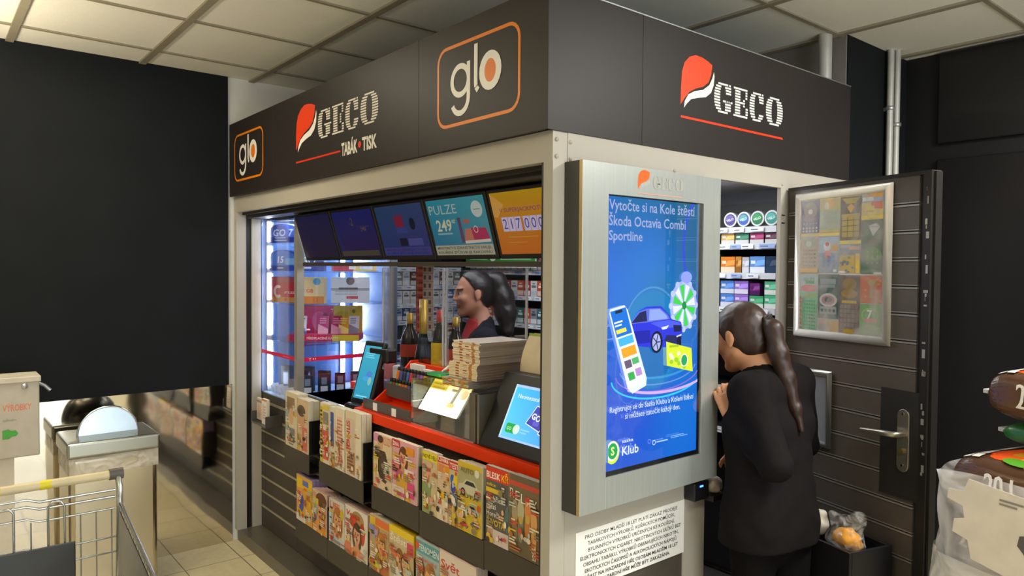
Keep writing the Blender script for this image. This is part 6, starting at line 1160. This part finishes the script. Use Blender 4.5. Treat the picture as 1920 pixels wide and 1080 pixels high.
# ================================================================ people
def unit(v): v = np.array(v, float); return v/np.linalg.norm(v)
class Head:
    def __init__(s, c, f, up, sc_=1.0):
        s.c = np.array(c, float); s.X = unit(f); u = np.array(up, float); s.Z = unit(u-s.X*(u@s.X)); s.Y = np.cross(s.Z, s.X); s.s = sc_; s.rot = np.stack([s.X, s.Y, s.Z], 1)
    def __call__(s, x, y, z): return s.c+s.s*(s.X*x+s.Y*y+s.Z*z)
    def loc(s, V): return ((V-s.c) @ s.rot)/s.s
    def skin(s, S, smile=False):
        e = lambda c, r, k=.02, sub=False: S.ell(s(*c), np.array(r)*s.s, k*s.s, s.rot, sub)
        cp = lambda a, b, ra, rb=None, k=.02, sub=False: S.cap(s(*a), s(*b), ra*s.s, (rb if rb else ra)*s.s, k*s.s, sub)
        e((-.012, 0, .03), (.096, .075, .091)); e((.028, 0, -.028), (.064, .060, .086)); cp((.0, .045, -.055), (.062, .014, -.098), .026, .02); cp((.0, -.045, -.055), (.062, -.014, -.098), .026, .02)
        e((.076, 0, -.098), (.018, .022, .017), .015); cp((.080, -.034, .026), (.080, .034, .026), .012, None, .02)
        e((.086, .031, .006), (.014, .017, .011), .012, True); e((.086, -.031, .006), (.014, .017, .011), .012, True)
        cp((.090, 0, .016), (.106, 0, -.022), .0075, .0115, .012); e((.098, .011, -.027), (.010, .008, .008), .006); e((.098, -.011, -.027), (.010, .008, .008), .006)
        e((.068, .036, -.022), (.024, .023, .022), .02); e((.068, -.036, -.022), (.024, .023, .022), .02)
        e((.088, 0, -.053), (.011, .023, .0065), .005); e((.087, 0, -.066), (.011, .020, .0075), .005)
        if smile: cp((.072, .026, -.052), (.076, .014, -.060), .004, None, .01, True); cp((.072, -.026, -.052), (.076, -.014, -.060), .004, None, .01, True); cp((.096, -.016, -.0595), (.096, .016, -.0595), .003, None, .003, True)
        for q in (1, -1):
            e((-.008, q*.079, -.002), (.019, .009, .030), .006); e((-.004, q*.090, .002), (.009, .006, .016), .004, True); e((-.002, q*.080, -.030), (.009, .007, .009), .006)
    def hair(s, S, th=.007, d=.022, k=.015):
        S.ell(s(-.014, 0, .031), np.array((.096+th, .075+th, .091+th))*s.s, k, s.rot); S.ell(s(-.035, 0, -.02), np.array((.078, .066, .075))*s.s, .02, s.rot)
        n = .85*s.X-.52*s.Z; S.cut(n, d*s.s+n@s.c)
    def tint(s, V, C0, lip='#a8504a', brow='#2a1d18'):
        L = s.loc(V); out = np.tile(np.array(C0), (len(V), 1))
        m = (L[:, 0] > .076) & (np.abs(L[:, 1]) < .024-.2*np.abs(L[:, 2]+.0595)) & (np.abs(L[:, 2]+.0595) < .0105) & (np.abs(L[:, 0]) < .12); out[m] = C(lip)
        m = (L[:, 0] > .06) & (L[:, 0] < .1) & (np.abs(np.abs(L[:, 1])-.032) < .018) & (np.abs(L[:, 2]-.029+.12*np.abs(np.abs(L[:, 1])-.03)) < .0042); out[m] = C(brow)
        return out
    def eyes(s, parent):
        for q in (1, -1):
            o = B().lathe([(.0115*math.sin(PI*k/10), .0115*math.cos(PI*k/10)) for k in range(11)], 16).obj('eye', M('eye_white', '#d8d2cc', .2), parent); o.location = Vector(s(.0745, q*.031, .005))-parent.location
            i = B().lathe([(.006*math.sin(PI*k/10), .006*math.cos(PI*k/10)) for k in range(11)], 12).obj('iris', M('iris_dark', '#23160f', .15), o); i.location = Vector(s.X*.0072*s.s)
def hand(S, w, d, n, side, curl=(.5, .6, .5), sc_=.95, spread=.0, tcurl=.4):
    """w wrist, d finger direction, n back-of-hand normal, side = thumb side"""
    w = np.array(w, float); d = unit(d); n = unit(np.array(n)-d*(np.array(n)@d)); t = unit(np.array(side)-d*(np.array(side)@d)-n*(np.array(side)@n))
    P = lambda a, b, c=0: w+sc_*(d*a+t*b+n*c)
    for b in (.026, .009, -.009, -.026): S.cap(P(.02, b*.7), P(.082, b), .013*sc_, .011*sc_, .012)
    for i, (b, Ls) in enumerate(((.028, (.042, .025, .020)), (.0095, (.046, .029, .021)), (-.0095, (.042, .027, .020)), (-.028, (.034, .020, .017)))):
        p = P(.084-.004*abs(i-1), b, 0); ang = .0; r = .0088
        for k, L in enumerate(Ls):
            ang += curl[k]+.06*i; q = p+sc_*L*(d*math.cos(ang)-n*math.sin(ang)+t*spread*(1.5-i)*.15); S.cap(p, q, r*sc_, (r-.0008)*sc_, .003); p = q; r -= .0008
    p = P(.025, .028, -.004); q = P(.055, .050, -.012-.02*tcurl); S.cap(p, q, .013*sc_, .0105*sc_, .008); S.cap(q, P(.085, .048-.02*tcurl, -.02-.03*tcurl), .0105*sc_, .008*sc_, .004)

def person(name, label, foot, hd, J, skinc, hairc, ponytail, tops, smile=False, hem=.72, hairlip='#a8504a', h=.0065, jacket='#1d1b1b', curlL=(.5, .6, .5), curlR=(.4, .4, .3), box=None, red=None, hairth=.007, haird=.022):
    t = thing(name, label, 'person', foot)
    lo, hi = box; g = {k: np.array(v, float) for k, v in J.items()}
    S = SDF(lo, hi, h); hd.skin(S, smile)
    S.cap(hd(-.022, 0, -.06), g['neck']+np.array((0, 0, .02)), .047, .055, .03)
    S.cap(g['neck'], g['chest'], .055, .08, .04); S.cap(g['shL'], g['shR'], .045, .045, .04); S.cap(g['chest'], g['pelvis'], .08, .085, .05); S.cap(g['hipL'], g['hipR'], .08, .08, .04)
    for s in 'LR':
        S.cap(g['sh'+s], g['el'+s], .042, .034, .03); S.cap(g['el'+s], g['wr'+s], .034, .023, .02)
        S.cap(g['hip'+s], g['kn'+s], .072, .05, .03); S.cap(g['kn'+s], g['an'+s], .047, .033, .02); S.cap(g['an'+s]+np.array((0, 0, -.02)), g['toe'+s], .03, .024, .02)
        hand(S, g['wr'+s], g['hd'+s], g['hn'+s], g['ht'+s], curlL if s == 'L' else curlR)
    S.obj('body', SKIN, t, lambda V: hd.tint(V, C(skinc), hairlip)); hd.eyes(t)
    S = SDF(hd.c-.17, hd.c+.17, .005); hd.hair(S, hairth, haird); S.ripple(.0015, 120, 4); hr = S.obj('hair', M('hair_'+name+hairc, hairc, .42, var=.25, scale=60, stretch=(1, 1, .15)), t)
    P0 = np.array([p[:3] for p in ponytail]); S = SDF(P0.min(0)-.1, P0.max(0)+.1, .005)
    for a, b in zip(ponytail, ponytail[1:]): S.cap(a[:3], b[:3], a[3], b[3], .02)
    S.ripple(.0022, 60, 7); S.obj('ponytail', M('hair_'+name+hairc, hairc, .42), t)
    B().lathe([(.020+.006*math.cos(k*PI/5), .006*math.sin(k*PI/5)) for k in range(11)], 18).obj('hair_tie', M('hair_tie', '#15120f', .6), t, Vector(ponytail[0][:3])-t.location, (.5, -.9, 0))
    # jacket
    S = SDF(lo, hi, h); up = np.array((0, 0, 1.))
    S.cap(g['shL'], g['shR'], .068, .068, .06); cw = (g['shL']-g['shR'])*.30
    S.cap(g['chest']+cw, g['chest']-cw, .112, .112, .07); hw = (g['hipL']-g['hipR'])*.34; wz = (g['chest']+g['pelvis'])/2
    S.cap(wz+hw*.8, wz-hw*.8, .108, .108, .08); S.cap(g['pelvis']+hw, g['pelvis']-hw, .116, .116, .08); lowp = g['pelvis']-up*.12; S.cap(lowp+hw*1.1, lowp-hw*1.1, .120, .120, .08)
    S.cap(g['neck']-up*.03, g['neck']+up*.012, .072, .066, .03)
    for s in 'LR':
        S.cap(g['sh'+s], g['el'+s], .064, .054, .022); S.cap(g['el'+s], g['el'+s]*.10+g['wr'+s]*.90, .054, .040, .015)
    S.ripple(.005, 26, 2); S.cut(-up, -hem)
    # open neckline at the front of the throat
    if red is not None: fx = unit(hd.X*np.array((1, 1, 0))); S.cap(g['neck']+fx*.055+up*.03, g['neck']+fx*.115-up*.20, .060, .052, .01, True)
    else: S.cap(hd(.06, 0, -.16), hd(.075, 0, -.235), .05, .03, .01, True); S.cap(hd(-.022, 0, -.06), g['neck']+up*.03, .054, .060, .006, True)
    jk = S.obj('jacket', M('jacket_'+str(len(MATS)), jacket, .85, spec=.12, var=.12, scale=40, bump=.06, bscale=350), t)
    if red is not None:
        S = SDF(lo, hi, h); S.cap(g['chest']+cw*.8, g['chest']-cw*.8, .108, .108, .05); S.cap(g['neck']-up*.06, g['chest'], .062, .10, .05); S.cap(g['neck']+fx*.040+up*.025, g['chest']+fx*.04, .046, .10, .03); S.cut(up, g['neck'][2]+.05); S.cut(-up, -(g['chest'][2]-.1)); S.F = S.F-.004; S.obj('top', M('red_top', red, .6), t)
    S = SDF(lo, hi, h)
    S.cap(g['hipL'], g['hipR'], .084, .084, .04); S.cap(g['pelvis'], lowp, .085, .085, .04)
    for s in 'LR': S.cap(g['hip'+s], g['kn'+s], .080, .064, .03); S.cap(g['kn'+s], g['an'+s], .066, .052, .02)
    S.ripple(.003, 28, 8); S.cut(-up, -(min(g['anL'][2], g['anR'][2])+.005)); S.obj('trousers', M('trousers_'+name, '#0f0d0d', .85, var=.1, spec=.1), t)
    for s in 'LR':
        S = SDF(np.minimum(g['an'+s], g['toe'+s])-.09, np.maximum(g['an'+s], g['toe'+s])+.09, .005); S.cap(g['an'+s]-up*.02, g['toe'+s], .042, .034, .03); S.cap(g['an'+s]-up*.03-(g['toe'+s]-g['an'+s])*.25, g['an'+s]-up*.03, .034, .04, .02); S.cut(-up, -(foot[2]+.002)); S.obj('shoe', M('black_leather', '#121112', .4), t)
    return t
# customer leaning into the open doorway, seen from behind
hd = Head((.075, .890, 1.405), (-.955, .06, -.28), (-.25, 0, 1))
J = dict(neck=(.155, .90, 1.285), chest=(.195, .885, 1.10), pelvis=(.235, .83, .83), shL=(.205, .745, 1.235), shR=(.20, 1.045, 1.24), hipL=(.225, .745, .80), hipR=(.255, .925, .80),
         elL=(.335, .695, 1.02), wrL=(.150, .722, 1.140), hdL=(-.40, .02, .92), hnL=(.62, -.75, .15), htL=(.7, .6, .2),
         elR=(.19, 1.14, 1.0), wrR=(.04, 1.06, .94), hdR=(-.9, -.2, -.1), hnR=(0, .2, 1), htR=(-.2, -1, 0),
         knL=(.225, .755, .45), knR=(.26, .92, .45), anL=(.27, .765, .09), anR=(.30, .925, .09), toeL=(.14, .76, .035), toeR=(.17, .93, .035))
tie = hd(-.125, 0, .035)
pony = [(tie[0], tie[1], tie[2], .020), (tie[0]+.028, tie[1]-.008, tie[2]-.03, .029), (tie[0]+.050, tie[1]-.012, tie[2]-.11, .033), (tie[0]+.078, tie[1]-.005, tie[2]-.20, .029), (tie[0]+.112, tie[1]+.0, tie[2]-.30, .019), (tie[0]+.135, tie[1]+.0, tie[2]-.37, .008)]
person('person', 'woman in a black jacket with a brown ponytail leaning into the doorway', (.25, .84, 0), hd, J, '#c9906a', '#33211a', pony, None, hem=.715, curlL=(.5, .8, .6), box=((-.15, .58, -.02), (.56, 1.30, 1.56)), jacket='#161313')
# seller behind the counter, in profile
hs = Head((-1.56, .872, 1.512), (-.40, -.915, -.06), (0, 0, 1))
f = unit((-.55, -.83, 0)); lft = np.array((.83, -.55, 0)); V3 = lambda a, b, z: tuple(np.array((-1.535, .905, 0))+f*a+lft*b+np.array((0, 0, z)))
J = dict(neck=V3(-.01, 0, 1.325), chest=V3(0, 0, 1.17), pelvis=V3(-.01, 0, .96), shL=V3(-.01, .165, 1.275), shR=V3(-.01, -.165, 1.275), hipL=V3(0, .085, .93), hipR=V3(0, -.085, .93),
         elL=V3(-.02, .215, 1.03), wrL=V3(.10, .17, 1.07), hdL=tuple(f), hnL=(0, 0, 1), htL=tuple(-lft), elR=V3(.02, -.215, 1.04), wrR=V3(.10, -.16, 1.08), hdR=tuple(f), hnR=(0, 0, 1), htR=tuple(lft),
         knL=V3(.01, .085, .53), knR=V3(.01, -.085, .53), anL=V3(-.01, .085, .15), anR=V3(-.01, -.085, .15), toeL=V3(.12, .09, .098), toeR=V3(.12, -.09, .098))
tie = hs(-.10, 0, .075)
pony = [(*tie, .026)]+[(*hs(*p), r) for *p, r in ((-.135, .0, .06, .050), (-.158, .01, -.03, .062), (-.168, .03, -.12, .058), (-.165, .06, -.21, .034))]
sl_ = person('person', 'smiling seller in a dark jacket and red top behind the counter', (-1.53, .92, .062), hs, J, '#c48d74', '#191315', pony, None, True, .80, box=((-1.98, .52, .04), (-1.12, 1.28, 1.68)), jacket='#1e2129', red='#a81c1c', haird=-.004)
